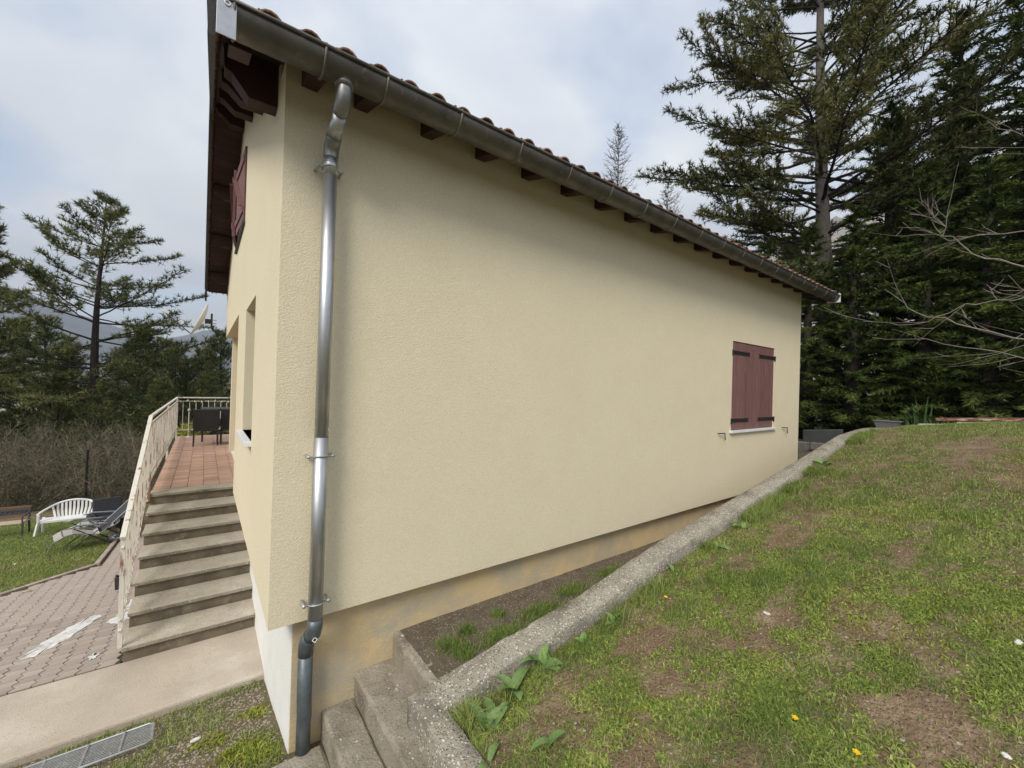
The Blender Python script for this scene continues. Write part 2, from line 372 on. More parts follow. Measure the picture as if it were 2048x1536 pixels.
def np_mesh(name, verts, faces, m, parent=None, world=False, tint=None, attr='tint', domain='FACE', smooth=False):
    verts = np.asarray(verts, np.float32).reshape(-1, 3); faces = np.asarray(faces, np.int32)
    me = bpy.data.meshes.new(name)
    nf, k = faces.shape
    me.vertices.add(len(verts)); me.vertices.foreach_set('co', verts.ravel())
    me.loops.add(nf * k); me.loops.foreach_set('vertex_index', faces.ravel())
    me.polygons.add(nf); me.polygons.foreach_set('loop_start', np.arange(0, nf * k, k, dtype=np.int32))
    if tint is not None:
        a = me.attributes.new(attr, 'FLOAT', domain); a.data.foreach_set('value', np.asarray(tint, np.float32))
    me.update(calc_edges=True)
    if smooth: me.shade_smooth()
    return link(name, me, m, parent, world)

def unit(a):
    return a / np.maximum(np.linalg.norm(a, axis=-1, keepdims=True), 1e-9)

def leaf_cloud(pos, axis, K, length, width, spread, tvar=0.25, base_t=None, back=0.0):
    """K thin triangles per point, fanned about the point's axis. -> verts, faces, tint"""
    Np = len(pos)
    d = unit(np.repeat(axis, K, 0) + spread * rng.normal(size=(Np * K, 3)))
    p = np.repeat(pos, K, 0)
    s = unit(np.cross(d, rng.normal(size=(Np * K, 3)))) * (width / 2) * rng.uniform(0.7, 1.3, (Np * K, 1))
    ln = length * rng.uniform(0.65, 1.25, (Np * K, 1))
    p = p - d * back * ln
    v = np.stack([p - s, p + s, p + d * ln], 1).reshape(-1, 3)
    f = np.arange(Np * K * 3).reshape(-1, 3)
    bt = rng.uniform(0, 1, Np) if base_t is None else base_t
    t = np.clip(np.repeat(bt, K) + rng.normal(0, tvar, Np * K), 0, 1)
    return v, f, t

def seg_prisms(p0, p1, r0, r1, n=3):
    p0, p1 = np.asarray(p0, float), np.asarray(p1, float)
    r0, r1 = np.asarray(r0, float)[:, None], np.asarray(r1, float)[:, None]
    d = unit(p1 - p0)
    ref = np.where(np.abs(d[:, 2:3]) < 0.9, np.array([[0, 0, 1.0]]), np.array([[1.0, 0, 0]]))
    u = unit(np.cross(ref, d)); w_ = np.cross(d, u)
    vs = []
    for (pp, rr) in ((p0, r0), (p1, r1)):
        for k in range(n):
            a = 2 * math.pi * k / n
            vs.append(pp + (u * math.cos(a) + w_ * math.sin(a)) * rr)
    v = np.stack(vs, 1).reshape(-1, 3)
    b = (np.arange(len(p0)) * 2 * n)[:, None, None]
    q = np.array([[k, (k + 1) % n, n + (k + 1) % n, n + k] for k in range(n)])[None]
    return v, (b + q).reshape(-1, 4)

def _hash(i, j, seed):
    h = (i.astype(np.int64) * 374761393 + j.astype(np.int64) * 668265263 + seed * 1442695041) & 0x7fffffff
    h = ((h ^ (h >> 13)) * 1274126177) & 0x7fffffff
    return ((h ^ (h >> 16)) & 0xffff) / 65535.0
def vnoise(x, y, s, seed=0):
    x = np.asarray(x, float) * s; y = np.asarray(y, float) * s
    i, j = np.floor(x), np.floor(y); fx, fy = x - i, y - j
    fx = fx * fx * (3 - 2 * fx); fy = fy * fy * (3 - 2 * fy)
    a, b, c, d = _hash(i, j, seed), _hash(i + 1, j, seed), _hash(i, j + 1, seed), _hash(i + 1, j + 1, seed)
    return (a * (1 - fx) + b * fx) * (1 - fy) + (c * (1 - fx) + d * fx) * fy
def fbm(x, y, s, seed=0, o=4):
    t = 0; a = 0.5; n_ = 0
    for k in range(o):
        t = t + a * vnoise(x, y, s * 2 ** k, seed + k * 17); n_ += a; a *= 0.5
    return t / n_
def sstep(a, b, x):
    t = np.clip((x - a) / (b - a), 0, 1); return t * t * (3 - 2 * t)

# ------------------------------------------------------------------ ground heights
X0, Y0, ZB, XL = 0.377, 3.078, -0.041, 9.40
KX = [1.1, 1.25, 1.8, 2.6, 3.73, 4.64, 5.62, 7.04, 9.57, 10.9, 12.4]
KZ = [-.40, -.385, -.30, -.20, .02, .146, .284, .489, .870, .935, .940]
def kerb_z(x): return np.interp(x, KX, KZ)
def lawn_z(x, y):
    return kerb_z(x) - (0.125 - 0.125 * np.clip((np.asarray(x) - 6) / 5, 0, 1)) + 0.135 * (2.24 - np.asarray(y)) + 0.03 * sstep(2.2, 1.7, np.asarray(y)) + 0.03 * (fbm(x, y, 1.1, 5) - 0.5)
def strip_z(x, y): return -0.995 - 0.20 * (np.maximum(np.asarray(y), 3.15 - 0.6 * sstep(0.2, -0.6, np.asarray(x))) - 3.17) + 0.025 * (fbm(x, y, 2.0, 9) - 0.5)
def pave_z(y): return -1.2 - 0.1 * np.clip(np.asarray(y) - 5.45, 0, 14)
def garden_z(x, y): return pave_z(y) - 0.012 + 0.04 * (fbm(x, y, 0.9, 3) - 0.5)

def grid_ground(name, x0, x1, y0, y1, nx, ny, zf, m, label, cat, attr=None):
    xs, ys = np.linspace(x0, x1, nx), np.linspace(y0, y1, ny)
    Xg, Yg = np.meshgrid(xs, ys)
    Z = zf(Xg, Yg)
    v = np.stack([Xg, Yg, Z], -1).reshape(-1, 3)
    idx = np.arange(nx * ny).reshape(ny, nx)
    f = np.stack([idx[:-1, :-1], idx[:-1, 1:], idx[1:, 1:], idx[1:, :-1]], -1).reshape(-1, 4)
    o = np_mesh(name, v, f, m, tint=(attr(Xg, Yg).ravel() if attr else None), attr='cover', domain='POINT', smooth=True)
    return P(o, label, cat, kind='structure')

# bare patches of the lawn: x, y, rx, ry
BARE = [(2.0, .85, .22, .10), (2.75, 1.75, .30, .10), (4.3, 1.15, .35, .12), (7.2, 1.5, .8, .2), (6.2, 1.95, .5, .12), (7.6, .2, .7, .25), (3.2, -.1, .35, .2), (1.75, 1.25, .2, .1), (3.25, 1.2, .42, .22), (5.0, 1.65, .75, .22), (4.95, .70, .6, .22), (2.95, .38, .4, .22), (9.6, 1.9, .9, .3), (8.8, .7, .8, .25), (3.6, .75, .3, .2),
        (2.55, 1.85, .25, .12), (1.65, 1.75, .16, .10), (6.6, -.15, .9, .25), (2.3, 1.45, .16, .10), (11.2, 2.0, .6, .22), (4.0, 1.75, .45, .16)]
MOSS = [(4.2, .1, .45, .35), (2.85, 1.0, .5, .18), (3.7, .9, .5, .22), (2.0, 1.5, .3, .25), (8.5, .1, 2.0, .25), (6.0, 1.1, .5, .2), (3.9, .5, .4, .2)]
LUSH = [(5.8, .62, 1.0, .22), (6.5, 1.5, 1.4, .35), (4.1, 1.3, .7, .28), (3.4, 1.75, .6, .2), (10.5, .9, 1.2, .4), (2.2, .9, .5, .2), (2.4, 2.1, .5, .12)]
def blob(x, y, L_):
    o = np.zeros_like(np.asarray(x, float))
    wob = 1 + 1.5 * (fbm(x, y, 2.6, 21, 5) - 0.5)
    for (cx_, cy_, rx, ry) in L_:
        d = np.sqrt(((x - cx_) / rx) ** 2 + ((y - cy_) / ry) ** 2) * wob
        o = np.maximum(o, 1 - sstep(0.35, 1.35, d))
    return o
def cover(x, y):
    c = sstep(0.36, 0.60, fbm(x, y, 1.4, 31) * 0.35 + fbm(x, y, 5, 44) * 0.35 + fbm(x, y, 15, 46) * 0.30)
    c = np.clip(0.24 + 0.76 * c + 0.35 * blob(x, y, LUSH) + 0.25 * blob(x, y, MOSS), 0, 1)
    return np.clip(c - 1.0 * blob(x, y, BARE) * sstep(0.22, 0.55, fbm(x, y, 5, 91)), 0.02, 1)

# ------------------------------------------------------------------ setting
def terr_z(x, y):
    r = np.sqrt(x * x + y * y)
    h = -2.75 + 3.05 * sstep(7.0, 10.5, x) - 0.03 * np.clip(y - 20, 0, 60) * sstep(4, -4, x)
    h = h + 0.05 * np.clip(x - 20, 0, 60) + (fbm(x, y, 0.05, 2) - 0.5) * np.clip((r - 40) / 60, 0, 1) * 8
    return h
g = np.concatenate([-np.geomspace(3000, 22, 26), np.linspace(-20, 30, 101), np.geomspace(32, 3000, 26)])
Xg, Yg = np.meshgrid(g, g)
idx = np.arange(len(g) ** 2).reshape(len(g), len(g))
P(np_mesh("ground", np.stack([Xg, Yg, terr_z(Xg, Yg)], -1).reshape(-1, 3),
          np.stack([idx[:-1, :-1], idx[:-1, 1:], idx[1:, 1:], idx[1:, :-1]], -1).reshape(-1, 4), M_earth, smooth=True),
  "brown wooded ground stretching away behind the house and trees", "ground", kind='structure')
grid_ground("lawn", 1.22, 12.6, -6, 2.27, 230, 170, lambda x, y: lawn_z(x, y) + 0.02 * blob(x, y, LUSH) + 0.012 * (fbm(x, y, 9, 8) - 0.5), M_soil, "patchy sloping lawn with bare earth beside the concrete kerb wall", "lawn", cover)
grid_ground("garden_lawn", -9, 0.6, 5.5, 18, 90, 110, garden_z, M_soil, "lower green lawn beside the pink paving and white bench", "lawn",
            lambda x, y: np.clip(0.55 + 0.7 * (fbm(x, y, 1.3, 12) - 0.3), 0.1, 1))
grid_ground("earth_strip", -6, 1.15, -3, 4.6, 140, 150, strip_z, M_strip, "stony earth strip with weeds between concrete slab and drainpipe", "ground")
grid_ground("gravel_strip", 1.32, 9.5, 2.4, 3.2, 160, 20, lambda x, y: -0.395 + 0.02 * (fbm(x, y, 3, 6) - 0.5), M_gravel, "dark gravel strip between ochre house plinth and kerb wall", "gravel")

# far mountains and the rocky hill on the other side
def ridge(name, pts, depth, m, label):
    """pts: (x, y, crest z); a ridge with slopes to both sides"""
    b = []; n_ = len(pts); fs = []
    for i, (x, y, z) in enumerate(pts):
        d = unit(np.array([[x, y]]))[0]
        for k in range(9):
            t = (k - 4) / 4
            zz_ = (z + 8) * (1 - abs(t)) ** 1.15 - 8
            jj = 1 + 0.05 * (vnoise(np.array([i * 1.7]), np.array([k * 2.3]), 1, 4)[0] - 0.5)
            b.append((x + d[0] * depth * t, y + d[1] * depth * t, zz_ * jj))
    for i in range(n_ - 1):
        for k in range(8):
            fs.append((i * 9 + k, (i + 1) * 9 + k, (i + 1) * 9 + k + 1, i * 9 + k + 1))
    return P(np_mesh(name, b, fs, m, smooth=True), label, "hill", kind='structure')
pts = []
for i in range(60):
    a = rad(-30 + i * 0.9)                   # bearing from +Y towards +X
    R_ = 1900
    z = 150 + 95 * fbm(np.array([i * 0.11]), np.array([3.0]), 1.0, 77)[0] + 60 * math.exp(-((i - 17) / 5) ** 2) - 50 * math.exp(-((i - 29) / 5) ** 2)
    pts.append((R_ * math.sin(a), R_ * math.cos(a), z))
ridge("mountain_ridge", pts, 700, M_hill, "distant blue mountain ridge beyond the pines")
pts = []
for i in range(40):
    a = rad(62 + i * 0.8)
    z = 60 + 34 * math.exp(-((i - 17.5) / 12) ** 2) + 8 * fbm(np.array([i * 0.15]), np.array([1.0]), 1, 5)[0]
    pts.append((170 * math.sin(a), 170 * math.cos(a), z * 0.62))
ridge("rocky_hill", pts, 70, M_rock, "grey rocky hill showing between trunk and conifers")

# concrete slab and block paving
s = MB().box(-5, 0.56, 4.52, 5.46, -1.34, -1.2).build("concrete_path", M_slab, None, bevel=0.02)
P(s, "pale concrete path across the foot of the stairs", "path", kind='structure')
PV = thing("paving", "faded pink interlocking block paving beside the stairs", "paving", (0, 0, 0), kind='structure')
JB = MB()
polyB = [(-3.4, 5.46), (-0.58, 5.46), (-0.58, 12.6), (-1.30, 12.4), (-1.34, 9.72), (-2.24, 8.82), (-3.4, 7.6)]
v = [(x, y, pave_z(y) - 0.006) for (x, y) in polyB]
JB.add(v, [tuple(range(len(v)))])
JB.build("joint_sand", M_joint, PV)
PX, PY, GAP = 0.137, 0.115, 0.0095
def edge_x(y):                       # left limit of the paving at a given y
    if y < 8.82: return -3.4 + (y - 7.6) * (1.16 / 1.22) if y > 7.6 else -3.4
    if y < 9.72: return -2.24 + (y - 8.82)
    return -1.33
def paver_mesh(name):
    a, b_ = PX / 2 - GAP / 2, PY / 2 - GAP / 2
    z_ = 0.016
    outl = [(-a - z_, -b_), (-a + z_, 0), (-a - z_, b_), (a - z_, b_), (a + z_, 0), (a - z_, -b_)]
    n_ = 6
    top = [(x * 0.95, y * 0.95, 0.008) for x, y in outl]
    mid = [(x, y, 0.003) for x, y in outl]
    bot = [(x, y, -0.03) for x, y in outl]
    fs = [tuple(range(n_))[::-1]]
    for r_ in (0, 1):
        for k in range(n_):
            fs.append((r_ * n_ + k, (r_ + 1) * n_ + k, (r_ + 1) * n_ + (k + 1) % n_, r_ * n_ + (k + 1) % n_))
    me = bpy.data.meshes.new(name); me.from_pydata(top + mid + bot, [], fs); me.update(); me.materials.append(M_paver)
    return me
pme = paver_mesh("paver")
spots = []
yy = 5.46 + PY / 2 + 0.004
r_i = 0
while yy < 12.4:
    xx = -0.585 - PX / 2 - 0.012
    while xx > edge_x(yy) + PX / 2:
        spots.append((xx, yy)); xx -= PX
    yy += PY; r_i += 1
spots.sort(key=lambda q: (q[0] + 0.3) ** 2 + q[1] ** 2)
tilt = math.atan(-0.1)
rest = MB()
for k, (x, y) in enumerate(spots):
    dz = rng.uniform(-0.003, 0.003); tx, ty = rng.normal(0, 0.012, 2)
    if k < 300:
        o = bpy.data.objects.new("paver", pme); COL.objects.link(o); o.parent = PV
        o.location = (x, y, pave_z(y) + dz); o.rotation_euler = (tilt + tx, ty, rng.normal(0, 0.012))
    else:
        M_ = Matrix.Translation((x, y, pave_z(y) + dz)) @ Matrix.Rotation(tilt, 4, 'X')
        rest.add([M_ @ vv.co for vv in pme.vertices], [tuple(p_.vertices) for p_ in pme.polygons])
P(rest.build("pavers", M_paver, PV), kind='stuff')
# edging stones along the lawn
def edging(a, b, n_):
    for i in range(n_):
        p, q = Vector(a).lerp(Vector(b), i / n_), Vector(a).lerp(Vector(b), (i + 0.94) / n_)
        z0, z1 = pave_z(p.y), pave_z(q.y)
        MB().bar((p.x, p.y, z0 + 0.005), (q.x, q.y, z1 + 0.005), 0.07, 0.06).build("edging_stone", M_paver, PV, bevel=0.008)
edging((-3.4, 7.68), (-2.24, 8.86), 10); edging((-2.22, 8.86), (-1.38, 9.74), 8); edging((-1.37, 9.78), (-1.36, 11.6), 9)
# white spills on the blocks: thin irregular films
def spill(pts, label):
    c = np.mean(pts, 0); fine = []
    for i in range(len(pts)):
        a, b = np.array(pts[i]), np.array(pts[(i + 1) % len(pts)])
        for t in np.linspace(0, 1, 7)[:-1]:
            q = a + (b - a) * t + rng.normal(0, 0.012, 2); fine.append(q)
    vs = [(c[0], c[1], pave_z(c[1]) + 0.0125)] + [(q[0], q[1], pave_z(q[1]) + 0.0125) for q in fine]
    n_ = len(fine)
    o = np_mesh("white_spill", vs, [(0, 1 + i, 1 + (i + 1) % n_) for i in range(n_)], M_limew)
    P(o, label, "stain")
spill([(-1.40, 6.16), (-1.26, 6.18), (-1.12, 6.46), (-0.98, 6.82), (-0.93, 7.04), (-1.03, 7.06), (-1.17, 6.82), (-1.31, 6.50)], "long white streak spilled across the pink paving")
spill([(-0.60, 6.65), (-0.60, 7.35), (-0.70, 7.4), (-0.74, 6.95), (-0.84, 6.70), (-0.74, 6.56)], "white splash on the paving against the stair railing")
spill([(-0.86, 5.72), (-0.80, 5.70), (-0.76, 5.8), (-0.83, 5.84)], "small white splash on paving near the path edge")

# ------------------------------------------------------------------ the house
HS = thing("house", "cream rendered house with red brown shutters and tiled roof", "house", (X0, Y0, ZB))
YR, ZE, SL = 7.29, 3.73, 0.43
YF = 11.5
def zu(y): return ZE + SL * (YR - Y0 - abs(y - YR))       # underside of the roof boards
WT = 0.25
wall = MB()
# long wall with the shuttered opening
SX0, SX1, SZ0, SZ1 = 6.62, 8.20, 1.005, 2.42
for (a, b, c, d) in ((X0, SX0, ZB, zu(Y0)), (SX1, XL, ZB, zu(Y0)), (SX0, SX1, ZB, SZ0), (SX0, SX1, SZ1, zu(Y0))):
    wall.box(a, b, Y0, Y0 + WT, c, d)
def fac(y0, y1, z0, z1=None):
    if z1 is None:
        pl = [(y0, z0), (y1, z0), (y1, zu(y1) - 0.002)]
        if y0 < YR < y1: pl.append((YR, zu(YR) - 0.002))
        pl.append((y0, zu(y0) - 0.002))
    else:
        pl = [(y0, z0), (y1, z0), (y1, z1), (y0, z1)]
    wall.prism(pl, X0, X0 + WT, 0)
fac(Y0 + WT, 4.64, ZB); fac(4.64, 5.76, ZB, 1.0); fac(4.64, 5.76, 2.41)
fac(5.76, 6.45, ZB); fac(6.45, 7.12, ZB, 3.68); fac(6.45, 7.12, 4.68)
fac(7.12, 8.13, 2.53, 3.68); fac(7.12, 8.13, 4.68); fac(8.13, YF, 2.53)
wall.box(X0 + WT, 2.2, 7.12, 7.3, -0.06, 2.7)               # inner side of the loggia
wall.box(2.2, 2.4, 7.0, YF, -0.06, 2.7)
wall.box(X0 + WT, 2.2, 7.3, YF, 2.55, 2.7)
wall.box(0.50, 0.86, 11.17, YF, -0.06, 2.53)                # corner pier
wall.box(0.86, 2.2, 11.3, YF, 0.2, 2.53)
wall.box(XL - WT, XL, Y0 + WT, YF, ZB, zu(Y0) )
wall.prism([(Y0 + WT, zu(Y0)), (YF, zu(YF)), (YR, zu(YR) - 0.01)], XL - WT, XL, 0)
wall.box(2.4, XL - WT, YF - WT, YF, ZB, zu(YF))
wall.build("wall", M_plaster, HS)
MB().box(0.535, 0.76, Y0 + 0.104, 11.4, -2.9, ZB + 0.01).build("plinth_front", M_white, HS)
MB().box(0.54, 9.3, Y0 + 0.10, Y0 + 0.3, -2.6, ZB + 0.01).build("plinth", M_ochre, HS)
MB().box(0.70, 2.3, 7.2, 11.4, -2.5, -0.075).build("loggia_base", M_stepc, HS)

# roof deck, purlins, boards
RX0, RX1 = 0.0, 9.92
def slope_slab(mb, y0, y1, x0, x1, lo, hi):
    mb.prism([(y0, zu(y0) + lo), (y1, zu(y1) + lo), (y1, zu(y1) + hi), (y0, zu(y0) + hi)], x0, x1, 0)
RF = HS
deck = MB()
slope_slab(deck, 2.72, YR, 0.02, RX1 - 0.02, 0.021, 0.03); slope_slab(deck, YR, 11.86, 0.02, RX1 - 0.02, 0.021, 0.03)
roof = deck.build("roof", M_soffit, HS)
yy = 2.74
while yy < 11.8:
    y1 = yy + 0.135
    if not (yy < YR < y1):
        b = MB(); slope_slab(b, yy, y1, 0.03, 0.60, 0.0, 0.02); b.build("soffit_board", M_soffit, roof)
    yy += 0.14
yy = 2.74
while yy < 3.06:
    b = MB(); slope_slab(b, yy, min(yy + 0.135, 3.07), 0.605, RX1 - 0.04, 0.0, 0.02); b.build("eave_board", M_soffit, roof); yy += 0.14
for (y, hgt, wd) in ((3.52, .33, .13), (4.50, .24, .13), (5.75, .22, .13), (YR, .27, .15), (8.75, .22, .13), (9.95, .22, .13), (11.1, .22, .13)):
    zt_ = zu(y) - 0.004
    b = MB()
    b.prism([(0.60, zt_), (0.60, zt_ - hgt), (0.20, zt_ - hgt), (0.10, zt_ - hgt * 0.62), (0.055, zt_ - hgt * 0.55), (0.05, zt_)], y - wd / 2, y + wd / 2, 1)
    b.build("purlin", M_wood, roof, bevel=0.006)
# short rafter at the gable edge of the eave
MB().prism([(2.80, zu(2.8) - .004), (2.80, zu(2.8) - .15), (3.06, zu(3.06) - .17), (3.06, zu(3.06) - .004)], 0.06, 0.17, 0).build("rafter_tail", M_wood, roof, bevel=0.005)
rx = [0.52, 0.86, 1.375]
while rx[-1] < 9.2: rx.append(rx[-1] + 0.51)
for x in rx:
    MB().prism([(2.78, zu(2.78) - .003), (2.78, 3.535), (2.84, 3.510), (Y0 + 0.05, 3.59), (Y0 + 0.05, zu(Y0) - .003)], x - 0.05, x + 0.05, 0).build("rafter_tail", M_wood, roof, bevel=0.005)
for (x0, x1) in ((-0.035, 0.0), (RX1 - 0.01, RX1 + 0.025)):
    for (ya, yb) in ((2.66, YR), (YR, 11.92)):
        b = MB(); slope_slab(b, ya, yb, x0, x1, -0.17, 0.10); b.build("barge_board", M_barge, roof)
        b = MB(); slope_slab(b, ya, yb, x0 - 0.012, x1 + 0.012, 0.102, 0.118); b.build("barge_capping", M_gutterring, roof)

# roof tiles: half-round covers over channels
TS, TL = 0.2058, 0.42
def half_tile(name, r0, r1, L_, up=True, n_=8, th=0.014):
    vs, fs = [], []
    for (r, y) in ((r0, 0.0), (r1, L_)):
        for rr in (r, r - th):
            for k in range(n_ + 1):
                a = math.pi * k / n_
                vs.append((math.cos(a) * rr, y, (math.sin(a) * rr) * (1 if up else -1)))
    m_ = n_ + 1
    for k in range(n_):
        fs.append((k, k + 1, 2 * m_ + k + 1, 2 * m_ + k))
        fs.append((m_ + k + 1, m_ + k, 3 * m_ + k, 3 * m_ + k + 1))
        fs.append((k + 1, k, m_ + k, m_ + k + 1))
        fs.append((2 * m_ + k, 2 * m_ + k + 1, 3 * m_ + k + 1, 3 * m_ + k))
    me = bpy.data.meshes.new(name); me.from_pydata(vs, [], fs); me.shade_smooth(); me.update(); me.materials.append(M_tile)
    return me
t_cov = half_tile("roof_tile", 0.074, 0.062, TL, True)
t_chan = half_tile("channel_tile", 0.060, 0.048, TL, False)
pa = math.atan(SL)
cols = []
x = 0.24
while x < RX1 - 0.03: cols.append(x); x += TS
cols = [c for c in [0.24 - TS] + cols if c > 0.02]
covers, chans = MB(), MB()
STEP = 0.34
def tile_mat(x, y, z, ang, far, jit=0.0):
    R_ = Matrix.Rotation(ang, 4, 'X')
    if far: R_ = Matrix.Rotation(math.pi, 4, 'Z') @ R_
    return Matrix.Translation((x, y, z)) @ Matrix.Rotation(jit, 4, 'Z') @ R_
for far in (False, True):
    for c in cols:
        k = 0
        while True:
            d = 2.66 + k * STEP * math.cos(pa)
            if d > YR - 0.1: break
            y = d if not far else 2 * YR - d
            z = zu(d) + 0.016 + rng.normal(0, 0.003)
            j = rng.normal(0, 0.012)
            Mc = tile_mat(c, y, z + 0.004, pa - 0.035, far, j)
            if not far and k < 3:
                o = bpy.data.objects.new("roof_tile", t_cov); COL.objects.link(o); o.parent = roof
                o.matrix_local = Matrix.Translation(HS.location * 0) @ Mc
            else:
                covers.add([Mc @ q.co for q in t_cov.vertices], [tuple(p_.vertices) for p_ in t_cov.polygons])
            Mh = tile_mat(c + TS / 2, y + (0.02 if not far else -0.02), z + 0.082, pa - 0.03, far)
            chans.add([Mh @ q.co for q in t_chan.vertices], [tuple(p_.vertices) for p_ in t_chan.polygons])
            k += 1
P(covers.build("roof_tiles", M_tile, roof), kind='stuff')
P(chans.build("channel_tiles", M_tile, roof), kind='stuff')
rid = MB()
x = 0.0
while x < RX1:
    Mr = Matrix.Translation((x, YR, zu(YR) + 0.10)) @ Matrix.Rotation(-math.pi / 2, 4, 'Z')
    rid.add([Mr @ (q.co * 1.25) for q in t_cov.vertices], [tuple(p_.vertices) for p_ in t_cov.polygons]); x += 0.4
rid.build("ridge_tiles", M_tile, roof)

# gutter
GY, GZ, GR = 2.70, 3.552, 0.106
gut = MB()
pr = []
for k in range(15): a = math.pi + math.pi * k / 14; pr.append((GY + GR * math.cos(a), GZ + GR * math.sin(a)))
for k in range(15): a = 2 * math.pi - math.pi * k / 14; pr.append((GY + (GR - .004) * math.cos(a), GZ + (GR - .004) * math.sin(a)))
GX0, GX1 = 0.045, 9.90
xs = np.linspace(GX0, GX1, 40)
n_ = len(pr)
vs = [(x, p[0], p[1] + 0.0025 * math.sin(x * 2.1)) for x in xs for p in pr]
fs = [(i * n_ + k, i * n_ + (k + 1) % n_, (i + 1) * n_ + (k + 1) % n_, (i + 1) * n_ + k) for i in range(len(xs) - 1) for k in range(n_)]
gut.add(vs, fs)
gut.tube([(x, GY - GR - 0.004, GZ + 0.006 + 0.0025 * math.sin(x * 2.1)) for x in xs], 0.011, 8)
gutter = gut.build("gutter", M_gutter, HS, smooth=True)
gx = [0.075, 0.52, 0.89, 1.43]
while gx[-1] < 9.6: gx.append(gx[-1] + 0.553)
for x in gx:
    MB().tube([(x, GY + (GR + .002) * math.cos(math.pi + math.pi * k / 14), GZ + (GR + .002) * math.sin(math.pi + math.pi * k / 14)) for k in range(-1, 15)], 0.0085, 6).build("gutter_bracket", M_gutterring, gutter, smooth=True)
MB().box(0.0, 0.085, 2.593, 2.597, 3.36, 3.80).build("end_plate", M_silver, gutter, bevel=0.001)
MB().ring((0.045, 2.590, 3.53), (0, 1, 0), 0.012, 0.003, 16, 6).build("end_plate_screw", M_label, gutter)
MB().box(GX1, GX1 + 0.01, GY - GR - 0.01, GY + GR, GZ - GR - .01, GZ + 0.05).box(GX1 - 0.10, GX1 + 0.012, GY - GR - 0.012, GY - GR - 0.006, GZ + 0.0, GZ + 0.05).build("end_cap", M_sill, gutter)

# downpipe
DX = 0.648
dp = MB().tube([(DX, 2.99, 3.06), (DX - 0.001, 2.99, 2.0), (DX - 0.003, 2.99, 1.20)], 0.044, 24)
dpo = dp.build("downpipe", M_zinc, HS, smooth=True)
def sub(name, mb, m, smooth=True): return mb.build(name, m, dpo, smooth=smooth)
sub("lower_tube", MB().tube([(DX - .003, 2.99, 1.22), (DX - .006, 2.99, -0.02)], 0.0465, 24), M_zinc)
sub("outlet_collar", MB().tube([(DX + .002, 2.70, 3.475), (DX + .002, 2.70, 3.43)], [0.058, 0.054], 24).ring((DX + .002, 2.70, 3.468), (0, 0, 1), 0.057, 0.005, 24, 6), M_zincdull)
def arc(p, a, b, k=6):            # quadratic bend through the corner a
    return [tuple(Vector(p) * (1 - t) ** 2 + Vector(a) * 2 * t * (1 - t) + Vector(b) * t * t) for t in np.linspace(0, 1, k)]
sub("upper_elbow", MB().tube([(DX + .002, 2.70, 3.455)] + arc((DX + .002, 2.70, 3.415), (DX + .002, 2.70, 3.345), (DX + .001, 2.755, 3.314)) + [(DX + .001, 2.768, 3.307)], 0.048, 24), M_zincdull)
sub("offset_pipe", MB().tube([(DX + .001, 2.775, 3.302), (DX, 2.93, 3.216)], 0.0445, 24), M_zinc)
sub("lower_elbow", MB().tube([(DX, 2.912, 3.227)] + arc((DX, 2.925, 3.22), (DX, 2.99, 3.185), (DX, 2.99, 3.12)) + [(DX, 2.99, 3.11)], 0.048, 24), M_zincdull)
sub("sleeve", MB().tube([(DX, 2.99, 3.12), (DX, 2.99, 3.00)], 0.0465, 24).ring((DX, 2.99, 3.075), (0, 0, 1), 0.0468, 0.003, 24, 6), M_zinc)
sub("foot_elbow", MB().tube([(DX - .006, 2.99, 0.0), (DX - .006, 2.99, -0.06), (DX - .010, 3.005, -0.105), (DX - .020, 3.035, -0.14)], 0.048, 24)
    .tube([(DX - .020, 3.035, -0.137), (DX - .030, 3.07, -0.175), (DX - .036, 3.095, -0.22), (DX - .036, 3.10, -0.29)], 0.049, 24).ring((DX - .020, 3.035, -0.138), (0.2, -0.7, 0.7), 0.049, 0.003, 24, 6), M_lead)
sub("foot_pipe", MB().tube([(DX - .036, 3.10, -0.27), (DX - .036, 3.10, -0.60), (DX - .033, 3.096, -0.72), (DX - .036, 3.10, -0.76), (DX - .034, 3.10, -0.99)], [.047, .047, .0475, .045, .047], 24), M_lead)
for z in (3.04, 1.09, 0.10):
    c = sub("pipe_clamp", MB().ring((DX - .003, 2.99, z), (0, 0.15, 1), 0.048, 0.006, 24, 6)
        .tube([(DX - .055, 2.99, z), (DX - .085, 3.0, z)], 0.007, 8).tube([(DX + .050, 2.99, z), (DX + .080, 3.0, z)], 0.007, 8)
        .tube([(DX - .078, 2.978, z), (DX - .078, 3.08, z)], 0.010, 8).tube([(DX + .074, 2.978, z), (DX + .074, 3.08, z)], 0.010, 8), M_galv)
def sticker(cx_, cy_, cz_, nrm, s_):
    nrm = Vector(nrm).normalized(); u = Vector((0, 0, 1)).cross(nrm).normalized(); w_ = nrm.cross(u)
    o = Vector((cx_, cy_, cz_)); q = MB()
    for (a, b) in (((0, 1), (1, 0)), ((1, 0), (0, -1)), ((0, -1), (-1, 0)), ((-1, 0), (0, 1))):
        q.bar(o + u * a[0] * s_ + w_ * a[1] * s_, o + u * b[0] * s_ + w_ * b[1] * s_, 0.004, 0.003, nrm)
    sub("diamond_sticker", q, M_label, False)
sticker(DX - 0.012, 2.954, -0.125, (0.05, -1, 0.4), 0.016)
sticker(DX + 0.040, 2.976, 1.27, (0.93, -0.35, 0), 0.018)

